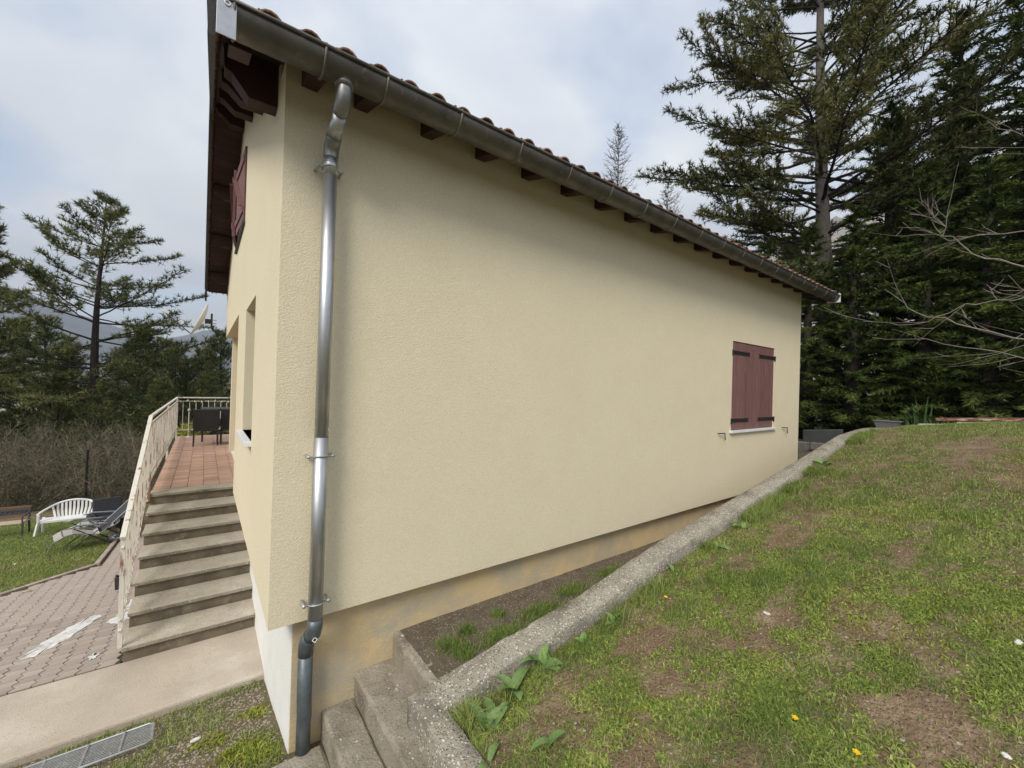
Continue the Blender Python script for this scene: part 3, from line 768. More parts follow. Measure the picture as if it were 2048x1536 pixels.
# closed shutters on the long wall
def shutter_leaf(x0, x1, hinge_left):
    sh = thing("shutter", None, None, (0, 0, 0)); sh.parent = HS; sh.location = (x0 - X0, 0, 0)
    base = Vector((x0, Y0, ZB))
    n_ = 7; pw = (x1 - x0) / n_
    for i in range(n_):
        mb = MB().box(i * pw + 0.0025, (i + 1) * pw - 0.0025, 0.012, 0.045, SZ0 - ZB + 0.01, SZ1 - ZB - 0.008)
        o = mb.build("plank", M_shutter, None, bevel=0.0025, seg=1); o.parent = sh
    for z in (1.165, 2.245):
        a, b = (0.0, 0.60) if hinge_left else (x1 - x0 - 0.60, x1 - x0)
        m_ = MB().prism([(a, z - ZB - .028), (b, z - ZB - .028), (b, z - ZB + .028), (a, z - ZB + .028)], 0.004, 0.0115, 1) if False else MB()
        tip = [(b + 0.012, z - ZB - .028), (b - 0.02, z - ZB), (b + 0.012, z - ZB + .028), (a, z - ZB + .028), (a, z - ZB - .028)] if hinge_left else \
              [(a - 0.012, z - ZB + .028), (a + 0.02, z - ZB), (a - 0.012, z - ZB - .028), (b, z - ZB - .028), (b, z - ZB + .028)]
        m_.prism(tip[:3] + tip[3:], 0.003, 0.0115, 1)
        hx = -0.012 if hinge_left else x1 - x0 + 0.014
        m_.tube([(hx, -0.004, z - ZB - 0.055), (hx, -0.004, z - ZB + 0.035)], 0.014, 8)
        m_.box(min(hx, 0.0 if hinge_left else x1 - x0 - 0.01), max(hx, 0.01 if hinge_left else x1 - x0), -0.008, 0.0, z - ZB - .026, z - ZB + .026)
        o = m_.build("hinge_strap", M_black, None); o.parent = sh
shutter_leaf(SX0 + 0.006, 7.405, True)
shutter_leaf(7.41, SX1 - 0.006, False)
MB().box(SX0, SX1, Y0 + 0.13, Y0 + 0.20, SZ0, SZ1).build("window", M_glass, HS)
MB().box(SX0 - 0.05, SX1 + 0.04, Y0 - 0.045, Y0 + 0.10, SZ0 - 0.035, SZ0 + 0.003).build("window_sill", M_sill, HS, bevel=0.004)
for x in (6.30, 8.68):
    MB().tube([(x - 0.09, Y0 + 0.01, 0.985), (x - 0.085, Y0 - 0.035, 0.985), (x + 0.05, Y0 - 0.04, 0.985), (x + 0.052, Y0 - 0.04, 0.955), (x + 0.06, Y0 - 0.045, 0.88)], 0.008, 6).build("shutter_stop", M_black, HS)

# facade window, loggia, upper window with half open shutters
fw_ = MB()
fw_.box(X0 + 0.19, X0 + 0.24, 4.64, 4.70, 1.0, 2.41).box(X0 + 0.19, X0 + 0.24, 5.70, 5.76, 1.0, 2.41).box(X0 + 0.19, X0 + 0.24, 4.70, 5.70, 1.0, 1.06).box(X0 + 0.19, X0 + 0.24, 4.70, 5.70, 2.35, 2.41).box(X0 + 0.19, X0 + 0.24, 5.18, 5.22, 1.06, 2.35)
f1 = fw_.build("window", M_frame, HS)
MB().box(X0 + 0.205, X0 + 0.22, 4.70, 5.70, 1.06, 2.35).build("pane", M_glass, f1)
MB().box(X0 - 0.06, X0 + 0.19, 4.60, 5.80, 0.955, 1.0).build("window_sill", M_sill, HS, bevel=0.004)
f2 = MB().box(X0 + 0.16, X0 + 0.20, 6.45, 6.51, 3.68, 4.68).box(X0 + 0.16, X0 + 0.20, 8.07, 8.13, 3.68, 4.68).box(X0 + 0.16, X0 + 0.20, 6.51, 8.07, 3.68, 3.74).box(X0 + 0.16, X0 + 0.20, 6.51, 8.07, 4.62, 4.68).box(X0 + 0.16, X0 + 0.20, 7.27, 7.31, 3.74, 4.62).build("window", M_frame, HS)
MB().box(X0 + 0.175, X0 + 0.19, 6.51, 8.07, 3.74, 4.62).build("pane", M_glass, f2)
MB().box(X0 - 0.035, X0 + 0.16, 6.42, 8.16, 3.645, 3.68).build("window_sill", M_castp, HS)
def open_leaf(yh, sgn, ang):
    sh = thing("shutter", None, None); sh.parent = HS
    sh.location = (-0.005, yh - Y0, 3.69 - ZB); sh.rotation_euler = (0, 0, ang)
    n_ = 6; Wd = 0.80; pw = Wd / n_
    for i in range(n_):
        o = MB().box(-0.018, 0.018, sgn * (i * pw + 0.0015) if sgn > 0 else -(i + 1) * pw + 0.0015, sgn * ((i + 1) * pw - 0.0015) if sgn > 0 else -i * pw - 0.0015, 0, 0.98).build("plank", M_shutter, None, bevel=0.003, seg=1); o.parent = sh
    for z in (0.15, 0.83):
        o = MB().box(-0.034, -0.0185, min(0, sgn * Wd) + 0.02, max(0, sgn * Wd) - 0.02, z - 0.045, z + 0.045).build("batten", M_shutter, None, bevel=0.003, seg=1); o.parent = sh
    o = MB().bar((-0.026, sgn * 0.06, 0.20), (-0.026, sgn * (Wd - 0.06), 0.78), 0.012, 0.09, (1, 0, 0)).build("brace", M_shutter, None); o.parent = sh
open_leaf(6.47, 1, rad(3)); open_leaf(8.11, -1, rad(-6))
MB().box(2.17, 2.2, 8.2, 10.4, 0.0, 2.2).build("loggia_door", M_glass, HS)

# ------------------------------------------------------------------ stairs and terrace
ST = thing("stairs", "concrete staircase of seven steps climbing beside the house", "stairs", (0, 5.42, -1.2))
RUN, RISE, SY, SZ = 0.38, 0.162, 5.42, -1.04
for i in range(7):
    y, z = SY + RUN * i, SZ + RISE * i
    y1 = y + RUN + 0.02 if i < 6 else y + 0.26
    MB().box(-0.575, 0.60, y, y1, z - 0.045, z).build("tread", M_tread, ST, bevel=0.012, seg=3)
    MB().box(-0.57, 0.60, y - 0.003, y + 0.006, z - 0.043, z - 0.014).build("nosing_face", M_stepc, ST)  # thin strip over the tread front, darker than the tread itself
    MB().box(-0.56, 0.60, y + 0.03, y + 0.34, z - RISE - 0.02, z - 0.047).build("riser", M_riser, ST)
stringer = [(SY + 0.05, -1.6)] + [(SY + 0.05, SZ - 0.26)] + [(SY + RUN * 6 + 0.05, SZ + RISE * 6 - 0.28), (SY + RUN * 6 + 0.3, SZ + RISE * 6 - 0.28), (SY + RUN * 6 + 0.3, -1.9)]
MB().prism(stringer, -0.562, -0.50, 0).build("stringer", M_stepc, ST)
TZ = -0.068
TE = thing("terrace", "raised terrace floored with terracotta tiles behind the stairs", "terrace", (0, 7.9, TZ), kind='structure')
MB().box(-0.57, 2.2, 7.965, 14.95, -2.6, TZ - 0.012).build("terrace_base", M_grout, TE)
tw, td = 0.20, 0.115
cnt = 0
tme = None
yy = 7.97
tl = MB().box(-tw / 2 + .003, tw / 2 - .003, -td / 2 + .003, td / 2 - .003, -0.011, 0.0).mesh("floor_tile"); tl.materials.append(M_terra)
far_t = MB()
while yy + td < 14.9:
    nx = 5 if yy < 7.2 else 6
    for k in range(nx):
        x = -0.56 + tw / 2 + k * tw
        if cnt < 300:
            o = bpy.data.objects.new("floor_tile", tl); COL.objects.link(o); o.parent = TE
            o.location = (x, yy + td / 2 - 7.9, rng.normal(0, 0.0012)); cnt += 1
        else:
            far_t.box(x - tw / 2 + .003, x + tw / 2 - .003, yy + .003, yy + td - .003, TZ - 0.011, TZ)
    yy += td
for y in np.arange(7.97, 14.8, td):
    for x in np.arange(0.64, 2.1, tw):
        far_t.box(x + .003, x + tw - .003, y + .003, y + td - .003, TZ - 0.011, TZ)
P(far_t.build("floor_tiles", M_terra, TE), kind='stuff')

# railing along stairs and terrace
RL = thing("railing", "flaking white iron railing along the stairs and terrace", "railing", (-0.57, 5.42, -1.04))
RXx = -0.585
def rail_z(y):
    return 0.03 + (y - 5.40) * (1.0 / 2.30) if y < 7.7 else 1.03
K0, K1, K2 = (RXx, 5.40, 0.03), (RXx, 7.70, 1.03), (RXx, 14.9, 1.02)
MB().bar(K0, K1, 0.045, 0.03).bar(K1, K2, 0.045, 0.03).build("handrail", M_railw, RL, bevel=0.004)
MB().bar(K2, (0.75, 14.9, 1.02), 0.045, 0.03).build("handrail", M_railw, RL)
def off(p, d): return (p[0], p[1], p[2] - d)
MB().bar(off(K0, .10), off(K1, .10), 0.02, 0.02).bar(off(K1, .10), off(K2, .10), 0.02, 0.02).build("top_rail", M_railw, RL)
MB().bar(off(K2, .10), (0.75, 14.9, .92), 0.02, 0.02).build("top_rail", M_railw, RL)
MB().bar(off(K0, .90), off(K1, .93), 0.022, 0.022).bar(off(K1, .93), off(K2, .95), 0.022, 0.022).build("bottom_rail", M_rail, RL)
MB().bar(off(K0, .80), off(K1, .83), 0.016, 0.016).bar(off(K1, .83), off(K2, .85), 0.016, 0.016).build("bottom_rail", M_rail, RL)
MB().bar((RXx, 14.9, 0.10), (0.75, 14.9, 0.10), 0.03, 0.022).build("bottom_rail", M_railw, RL)
for y in (5.44, 7.70, 11.3, 14.9):
    zb_ = -1.04 if y < 5.5 else TZ - 0.1
    MB().box(RXx - .018, RXx + .018, y - .018, y + .018, zb_, rail_z(y)).build("post", M_rail, RL)
y = 5.54
k = 0
while y < 14.85:
    zt_ = rail_z(y) - .10; zb_ = rail_z(y) - (.91 if y < 7.7 else .96)
    if abs(y - 7.7) > 0.04 and abs(y - 11.3) > 0.04:
        MB().box(RXx - .009, RXx + .009, y - .012, y + .012, zb_, zt_).build("baluster", M_rail, RL)
        if k % 2 == 0:
            zc = zt_ - 0.785 + (0.0 if y < 7.7 else -.02)
            MB().ring((RXx, y + 0.045, zc), (1, 0, 0), 0.038, 0.006, 10, 5).build("scroll_ring", M_rail, RL)
    y += 0.105; k += 1
for x in np.arange(RXx + 0.13, 0.7, 0.145):
    MB().box(x - .007, x + .007, 14.893, 14.907, 0.10, 0.92).build("baluster", M_railw, RL)
for (x, y, z) in ((RXx - 0.03, 8.6, 0.78), (RXx - 0.05, 8.0, 0.60)):
    pass
# string of lights under the far handrail
SLT = thing("string_lights", "string of small yellowish bulbs under the far terrace handrail", "lights", (0, 14.86, 0.95))
wire = []
for i in range(25):
    x = -0.56 + 1.26 * i / 24
    wire.append((x, 14.86, 0.955 - 0.035 * abs(math.sin(i * math.pi / 4))))
MB().tube(wire, 0.004, 4).build("wire", M_black, SLT)
for i in range(1, 24, 3):
    MB().lathe([(0.004, 0.02), (0.016, 0.0), (0.018, -0.02), (0.006, -0.035)], 8, (wire[i][0], wire[i][1], wire[i][2] - 0.01)).build("bulb", M_bulb, SLT, smooth=True)
lp = thing("garden_torch", "slim white post with round top by the far terrace rail", "lamp", (-0.31, 14.5, TZ))
MB().tube([(-0.31, 14.5, TZ), (-0.31, 14.5, 0.66)], 0.012, 8).lathe([(0.06, 0), (0.06, 0.02), (0.015, 0.03)], 12, (-0.31, 14.5, TZ)).build("pole", M_railw, lp)
MB().lathe([(0.012, 0), (0.03, 0.02), (0.035, 0.05), (0.02, 0.075), (0.003, 0.08)], 12, (-0.31, 14.5, 0.65)).build("lamp_head", M_railw, lp, smooth=True)

# ------------------------------------------------------------------ kerb wall and small concrete steps
KW = thing("retaining_wall", "pebbly concrete kerb wall climbing along the lawn edge", "wall", (1.1, 2.48, -.4))
st_ = []
for y in np.arange(-3, 2.2, 0.06): st_.append((1.10, y, 1.258, y, -0.40))
st_.append((1.10, 2.40, 1.258, 2.22, -0.40)); st_.append((1.10, 2.478, 1.262, 2.256, -0.40)); st_.append((1.17, 2.48, 1.29, 2.257, -0.398))
for x in np.arange(1.34, 11.2, 0.06): st_.append((x, 2.48, x, 2.257, float(kerb_z(x))))
st_.append((11.35, 2.47, 11.25, 2.22, 0.937)); st_.append((11.6, 2.43, 11.45, 2.19, 0.937)); st_.append((12.0, 2.33, 11.9, 2.10, 0.937)); st_.append((12.5, 2.2, 12.4, 1.97, 0.937))
kv, kf = [], []
CS = 9
for i, (lx, ly, rx_, ry_, z) in enumerate(st_):
    L_, R_ = np.array([lx, ly]), np.array([rx_, ry_])
    d = (R_ - L_)
    zl = -1.5 if i < len(np.arange(-3, 2.2, 0.06)) + 3 else min(-0.55, z - 0.3) if lx < 9.4 else z - 0.9
    zr = z - 0.75
    wob = (fbm(np.array([i * 0.35]), np.array([2.0]), 1, 3)[0] - 0.5) * 0.006
    prof = [(0.0, zl), (0.0, z - 0.14), (0.0, z - 0.007), (0.03, z - 0.001), (0.5, z + 0.001), (0.97, z - 0.002), (1.0, z - 0.010), (1.0, z - 0.14), (1.0, zr)]
    for j, (t, zz_) in enumerate(prof):
        q = L_ + d * t
        e = rng.normal(0, 0.0026 if 0 < j < 8 else 0, 3)
        if j in (2, 3, 5, 6) and rng.uniform() < .05: e[2] -= rng.uniform(.004, .014)
        kv.append((q[0] + e[0] , q[1] + e[1] + wob, zz_ + e[2]))
for i in range(len(st_) - 1):
    for j in range(CS - 1):
        kf.append((i * CS + j, i * CS + j + 1, (i + 1) * CS + j + 1, (i + 1) * CS + j))
o = np_mesh("kerb", kv, kf, M_conc, KW, True)
SP = thing("concrete_steps", "small stained concrete steps between drainpipe and kerb wall", "steps", (0.97, 3.1, -0.97))
def rough_box(name, x0, x1, y0, y1, z0, z1, m, par, n_=26, r=0.02):
    """a weathered concrete block: rounded, slightly uneven long edges along y"""
    ys = np.linspace(y1, y0, n_)
    pv, pf = [], []
    prof = [(x0, z0), (x0, z1 - r), (x0 + r * .35, z1 - r * .35), (x0 + r, z1), ((x0 + x1) / 2, z1 + 0.001), (x1 - r, z1), (x1 - r * .35, z1 - r * .35), (x1, z1 - r), (x1, z0)]
    k_ = len(prof)
    for i, y in enumerate(ys):
        a = (fbm(np.array([y * 3.0]), np.array([x0 * 9]), 1, 8)[0] - 0.5) * 0.02
        for (px, pz) in prof:
            pv.append((px + a + rng.normal(0, .002), y, pz + rng.normal(0, .0025)))
    for i in range(n_ - 1):
        for j in range(k_ - 1):
            pf.append((i * k_ + j, (i + 1) * k_ + j, (i + 1) * k_ + j + 1, i * k_ + j + 1))
    pf.append(tuple(range(k_))[::-1]); pf.append(tuple(range((n_ - 1) * k_, n_ * k_)))
    me = bpy.data.meshes.new(name); me.from_pydata(pv, [], pf); me.update()
    return link(name, me, m, par, True)
rough_box("step", 0.97, 1.30, 0.6, 3.176, -1.4, -0.60, M_stepc, SP)
rough_box("step", 0.745, 0.975, 0.6, 3.174, -1.5, -0.785, M_stepc, SP)
rough_box("landing", 0.34, 0.75, 0.6, 3.08, -1.5, -0.955, M_stepc, SP, r=0.04)
rough_box("top_kerb", 1.262, 1.39, 2.43, 3.172, -1.0, -0.40, M_stepc, SP, r=0.025)

# ------------------------------------------------------------------ pebbles and vegetation on the ground
def pebbles(name, pos, smin, smax, label, tmul=1.0):
    base = np.array([[1, 0, 0], [-1, 0, 0], [0, 1, 0], [0, -1, 0], [0, 0, .7], [0, 0, -.7]], float)
    fc = np.array([[0, 2, 4], [2, 1, 4], [1, 3, 4], [3, 0, 4], [2, 0, 5], [1, 2, 5], [3, 1, 5], [0, 3, 5]])
    n_ = len(pos); s_ = rng.uniform(smin, smax, (n_, 1, 1)) * rng.uniform(0.6, 1.3, (n_, 6, 1))
    a = rng.uniform(0, 6.28, n_); ca, sa = np.cos(a), np.sin(a)
    b = np.stack([base[None, :, 0] * ca[:, None] - base[None, :, 1] * sa[:, None], base[None, :, 0] * sa[:, None] + base[None, :, 1] * ca[:, None], np.repeat(base[None, :, 2], n_, 0)], -1)
    b[..., 0] *= rng.uniform(0.8, 1.5, (n_, 1))
    v = (pos[:, None, :] + b * s_).reshape(-1, 3)
    f = (np.arange(n_)[:, None, None] * 6 + fc[None]).reshape(-1, 3)
    t = np.repeat(np.clip(rng.beta(1.5, 2.2, n_) * tmul, 0, 1), 8)
    return P(np_mesh(name, v, f, M_pebble, tint=1 - t), label, "pebbles", kind='stuff')
n_ = 11000
x, y = rng.uniform(-2.2, 0.95, n_), rng.uniform(2.3, 4.5, n_)
keep = (x < 0.5) | (y < 3.0)
x, y = x[keep], y[keep]; keep = (x < 0.33) | (y > 3.15); x, y = x[keep], y[keep]
pebbles("pebbles", np.stack([x, y, strip_z(x, y) + 0.001], -1), 0.004, 0.0135, "pale pebbles scattered on the stony earth strip", 0.9)
x, y = rng.uniform(1.4, 7.5, 4200), rng.uniform(2.48, 3.18, 4200)
pebbles("gravel", np.stack([x, y, np.full_like(x, -0.393)], -1), 0.003, 0.008, "fine dark gravel along the house plinth", 0.55)
x, y = rng.uniform(1.3, 12, 3200), rng.uniform(-3, 2.2, 3200)
k_ = rng.uniform(0, 1, 3200) < (1.05 - cover(x, y)); x, y = x[k_], y[k_]
pebbles("lawn_pebbles", np.stack([x, y, lawn_z(x, y) + 0.002], -1), 0.003, 0.011, "small pale stones lying on bare patches of the lawn", 0.8)
# crumbs of mortar on the small steps
cr_ = []
for (xa, xb, ya, yb, z, q) in ((1.0, 1.24, 2.0, 3.1, -0.60, 70), (0.77, 0.95, 1.9, 3.1, -0.785, 60), (1.27, 1.38, 2.5, 3.1, -0.40, 22), (0.4, 0.72, 2.2, 3.0, -0.965, 60)):
    cr_.append(np.stack([rng.uniform(xa, xb, q), rng.uniform(ya, yb, q), np.full(q, z + 0.001)], -1))
pebbles("mortar_crumbs", np.concatenate(cr_), 0.0015, 0.0045, "pale crumbs lying on the small concrete steps", 0.35)

def blades(name, x, y, zf, h, wd, lean, m, label, hvar=0.4, tvar=0.32, tbase=0.5, cat="grass"):
    n_ = len(x)
    z = zf(x, y)
    a = rng.uniform(0, 2 * np.pi, n_); hh = h * rng.uniform(1 - hvar, 1 + hvar, n_)
    ln = np.abs(rng.normal(0, lean, n_)) * hh
    b = rng.uniform(0, 2 * np.pi, n_)
    wv = np.stack([np.cos(a), np.sin(a), np.zeros(n_)], -1) * (wd * rng.uniform(0.6, 1.3, n_) / 2)[:, None]
    p = np.stack([x, y, z - 0.004], -1)
    ld = np.stack([np.cos(b), np.sin(b), np.zeros(n_)], -1) * ln[:, None]
    mid = p + ld * 0.35 + np.stack([np.zeros(n_), np.zeros(n_), hh * 0.6], -1)
    tip = p + ld + np.stack([np.zeros(n_), np.zeros(n_), np.sqrt(np.maximum(hh ** 2 - ln ** 2 * 0.5, 0.1 * hh ** 2))], -1)
    v = np.stack([p - wv, p + wv, mid + wv * 0.75, mid - wv * 0.75, tip], 1).reshape(-1, 3)
    base = np.arange(n_)[:, None] * 5
    f = np.concatenate([base + np.array([[0, 1, 2]]), base + np.array([[0, 2, 3]]), base + np.array([[3, 2, 4]])], 1).reshape(-1, 3)
    t = np.clip(tbase + rng.normal(0, tvar, n_) + 0.5 * (fbm(x, y, 2.3, 61) - 0.5), 0, 1)
    return P(np_mesh(name, v, f, m, tint=np.repeat(t, 3)), label, cat, kind='stuff')

def lawn_pts(n_, x0, x1, y0, y1, w_fn):
    x, y = rng.uniform(x0, x1, n_), rng.uniform(y0, y1, n_)
    k_ = rng.uniform(0, 1, n_) < w_fn(x, y)
    return x[k_], y[k_]
lz = lambda x, y: lawn_z(x, y) + 0.02 * blob(x, y, LUSH)
wgrass = lambda x, y: np.clip(cover(x, y) * (0.25 + 0.8 * sstep(0.38, 0.62, fbm(x, y, 6.5, 91))) - 0.3 * blob(x, y, MOSS), 0.03, 1)
near = [lawn_pts(170000, 1.27, 5.2, -0.8, 2.24, wgrass), lawn_pts(90000, 5.2, 12.4, -1.5, 2.24, wgrass)]
blades("lawn_grass", near[0][0], near[0][1], lz, 0.027, 0.0050, 1.1, M_grass, "short patchy grass of the near lawn", tbase=0.42)
blades("far_lawn_grass", near[1][0], near[1][1], lz, 0.036, 0.0085, 1.1, M_grass, "patchy grass of the upper lawn by the planks", tbase=0.45)
x, y = lawn_pts(60000, 1.3, 9.5, -0.8, 2.24, lambda x, y: blob(x, y, LUSH) * sstep(0.36, 0.62, fbm(x, y, 5.5, 19)) * 0.9)
blades("lush_grass", x, y, lz, 0.080, 0.0058, 0.9, M_grass, "longer dark green grass tufts on the lawn", tbase=0.12)
x, y = lawn_pts(90000, 1.27, 11, -1.2, 2.24, lambda x, y: np.clip(blob(x, y, MOSS) * 0.75 + 0.42 * sstep(0.5, 0.62, fbm(x, y, 3.3, 71)) * cover(x, y), 0, 1))
blades("ground_cover", x, y, lz, 0.020, 0.013, 1.3, M_moss, "low yellowish green ground cover in the lawn", tbase=0.35, cat="ground cover")
x, y = lawn_pts(60000, 1.27, 12, -1.2, 2.24, lambda x, y: 0.35 + 0.35 * (1 - cover(x, y)))
blades("dry_grass", x, y, lz, 0.028, 0.0038, 1.6, M_dry, "straw coloured dry grass between the green patches", tbase=0.45)
x, y = lawn_pts(330000, 1.27, 6.5, -0.8, 2.24, lambda x, y: cover(x, y) ** 1.3 * sstep(0.36, 0.60, fbm(x, y, 7.5, 133)) * sstep(7.0, 3.0, x))
blades("leafy_lawn_cover", x, y, lz, 0.019, 0.0125, 1.6, M_clover, "small fresh green leaflets carpeting the near lawn", tbase=0.42, tvar=0.3, cat="ground cover")
# long tufts leaning on the kerb wall
x, y = lawn_pts(60000, 1.28, 10.5, 1.98, 2.23, lambda x, y: (0.10 + 0.9 * sstep(3.0, 4.5, x)) * sstep(0.44, 0.64, fbm(x, y * 0.4, 2.6, 55)) * sstep(1.93, 2.2, y))
blades("kerb_grass", x, y, lambda x, y: lawn_z(x, y), 0.105, 0.006, 0.8, M_grass, "long grass tufts growing against the kerb wall", tbase=0.38)
x, y = rng.normal(1.35, 0.03, 500), rng.normal(2.15, 0.03, 500)
blades("corner_tuft", x, y, lawn_z, 0.12, 0.005, 0.9, M_grass, "dry tipped grass tuft at the kerb wall corner", tbase=0.6)
# gravel strip tufts
gx_, gy_ = [], []
for (cx_, cy_, rx, ry, q) in ((1.95, 2.62, .18, .10, 900), (1.60, 2.62, .07, .09, 300), (2.45, 2.72, .22, .10, 900), (2.95, 2.85, .16, .08, 600), (1.75, 2.85, .06, .05, 250), (3.6, 2.9, .25, .08, 500), (2.1, 2.9, .05, .04, 160), (1.55, 2.75, .10, .10, 350), (2.2, 2.55, .25, .06, 600), (2.8, 2.6, .25, .07, 500), (3.3, 2.7, .2, .08, 400), (4.3, 2.8, .3, .1, 400)):
    gx_.append(rng.normal(cx_, rx * .55, q)); gy_.append(np.clip(rng.normal(cy_, ry * .55, q), 2.5, 3.15))
blades("strip_tufts", np.concatenate(gx_), np.concatenate(gy_), lambda x, y: np.full_like(x, -0.393), 0.06, 0.005, 1.0, M_grass, "grass tufts growing out of the dark gravel strip", tbase=0.15)
# weeds on the earth strip below
wx = lambda x, y: sstep(0.46, 0.62, fbm(x, y, 2.6, 15)) * 0.7
x, y = rng.uniform(-3, 0.95, 40000), rng.uniform(2.6, 4.5, 40000)
k_ = (rng.uniform(0, 1, 40000) < np.maximum(wx(x, y), 0.9 * sstep(4.30, 4.5, y) * sstep(0.35, 0.5, fbm(x, y, 3, 4)))) & ((x < 0.50) | (y < 3.0)) & ((x < 0.33) | (y > 3.1)); x, y = x[k_], y[k_]
blades("strip_weeds", x, y, strip_z, 0.040, 0.0065, 1.0, M_grass, "weeds and grass on the stony earth strip", tbase=0.42)
gx_, gy_ = [], []
for (cx_, cy_, r_, q) in ((0.28, 3.45, .08, 380), (0.40, 3.32, .07, 260), (0.12, 3.75, .06, 120), (0.40, 3.95, .05, 140)):
    gx_.append(rng.normal(cx_, r_, q)); gy_.append(rng.normal(cy_, r_, q))
gx_, gy_ = np.concatenate(gx_), np.concatenate(gy_); k_ = gx_ < 0.52; gx_, gy_ = gx_[k_], gy_[k_]
blades("yellow_weeds", gx_, gy_, strip_z, 0.035, 0.014, 1.2, M_moss, "yellow green weeds by the white plinth corner", tbase=0.3, cat="ground cover")
# lower garden lawn
x, y = rng.uniform(-7, -0.65, 240000), rng.uniform(7.5, 16, 240000)
k_ = (x < np.where(y < 8.86, -2.26 + (y - 8.82), np.where(y < 9.74, -2.26 + (y - 8.86), -1.40))) & (x > -0.33 * y - 1.2) & (rng.uniform(0, 1, 240000) < 0.35 + 0.65 * sstep(0.3, 0.6, fbm(x, y, 1.6, 66)))
x, y = x[k_], y[k_]
blades("garden_grass", x, y, garden_z, 0.05, 0.009, 0.9, M_grass, "mown grass of the lower garden", tbase=0.45)
k_ = rng.uniform(0, 1, len(x)) < 0.12
blades("garden_dry_grass", x[k_], y[k_], garden_z, 0.045, 0.008, 1.5, M_dry, "dry blades in the lower garden lawn", tbase=0.4)

# broad leaved plants along the kerb
def leaf_mesh(L_, W_, curl, roll_=0.25, n_=9):
    vs, fs = [], []
    for i in range(n_):
        t = i / (n_ - 1)
        wv = W_ * (math.sin(math.pi * (0.10 + 0.9 * t) ** 0.8) ** 0.8) * 0.5
        if i == n_ - 1: wv = 0.002
        a = 1.15 - curl * t
        if i == 0: px, pz = 0.0, 0.0
        else: px, pz = px + math.cos(a) * L_ / (n_ - 1), pz + math.sin(a) * L_ / (n_ - 1)
        for s_ in (-1, -0.4, 0.4, 1):
            vs.append((px, s_ * wv, pz + roll_ * wv * s_ * s_))
    for i in range(n_ - 1):
        for j in range(3):
            fs.append((i * 4 + j, (i + 1) * 4 + j, (i + 1) * 4 + j + 1, i * 4 + j + 1))
    me = bpy.data.meshes.new("leaf"); me.from_pydata(vs, [], fs); me.shade_smooth(); me.update()
    return me
LEAF = [leaf_mesh(.20, .065, 1.6), leaf_mesh(.16, .075, 1.1), leaf_mesh(.24, .055, 2.2), leaf_mesh(.13, .05, 1.9)]
for q in LEAF: q.materials.append(M_tulip)
def broad_plant(x, y, n_, s_, label, seed):
    r = random.Random(seed)
    z = float(lawn_z(np.array([x]), np.array([y]))[0])
    t = thing("broad_leaf_plant", label, "plant", (x, y, z), group="broad leaved plants along the kerb wall")
    for i in range(n_):
        o = bpy.data.objects.new("leaf", r.choice(LEAF)); COL.objects.link(o); o.parent = t
        o.location = (r.uniform(-.03, .03), r.uniform(-.03, .03), 0.012)
        o.rotation_euler = (r.uniform(-.3, .3), r.uniform(-.15, .25), 6.28 * i / n_ + r.uniform(-.6, .6)); k = 0.92 * s_ * r.uniform(.75, 1.15); o.scale = (k, k, k)
broad_plant(1.98, 2.17, 8, 1.15, "grey green broad leaf clump hugging the kerb wall middle", 1)
broad_plant(1.67, 2.12, 4, 1.4, "plant with one long folded pale leaf beside the kerb", 14)
broad_plant(1.40, 2.04, 5, 1.15, "plant with upright pale leaf behind the kerb corner tuft", 3)
broad_plant(1.55, 1.62, 2, 0.9, "flattened yellowish leaf pair lying in the near lawn", 4)
broad_plant(4.30, 2.12, 5, 0.8, "leafy plant where the kerb meets the bare patch", 5)
broad_plant(5.30, 2.14, 4, 0.85, "small leafy plant below the shutters by the kerb", 6)
broad_plant(7.60, 2.16, 6, 1.25, "tall dark green leaf plant at the kerb near the house corner", 7)
broad_plant(2.7, 2.15, 4, 0.7, "low leafy plant below the kerb notch", 8)
broad_plant(3.6, 2.14, 4, 0.6, "small pale leaf plant in grass by the kerb", 9)
broad_plant(2.35, 2.14, 3, 0.8, "small folded leaf plant between the two nearest kerb clumps", 21)
broad_plant(4.9, 2.1, 3, 0.7, "thin leaf plant on the kerb side of the far bare patch", 22)
broad_plant(1.50, 2.10, 3, 0.8, "leaf tuft between the corner grass and the long folded leaf", 23)
broad_plant(1.28, 1.80, 2, 0.7, "narrow leaf pair leaning on the kerb end", 10)
# dandelions
for (x, y, lb) in ((3.15, 1.96, "yellow dandelion flower near the kerb wall"), (2.50, 0.80, "yellow dandelion flower in the middle of the near lawn"), (2.46, 0.54, "yellow dandelion flower nearest to the bottom edge"), (11.0, .2, "tiny yellow dandelion flower by the planks")):
    z = float(lawn_z(np.array([x]), np.array([y]))[0])
    t = thing("dandelion", lb, "flower", (x, y, z), group="dandelions in the lawn")
    o = MB().tube([(0, 0, -0.01), (0.004, 0.003, 0.03)], 0.0018, 5).build("stem", M_grass, None); o.parent = t
    mb = MB()
    for i in range(26):
        a = i * 2.4; r_ = 0.004 + 0.014 * (i / 26)
        mb.bar((0.004, 0.003, 0.03), (0.004 + r_ * math.cos(a), 0.003 + r_ * math.sin(a), 0.042 - 0.006 * i / 26), 0.006, 0.002)
    o = mb.build("flower_head", M_yellow, None); o.parent = t
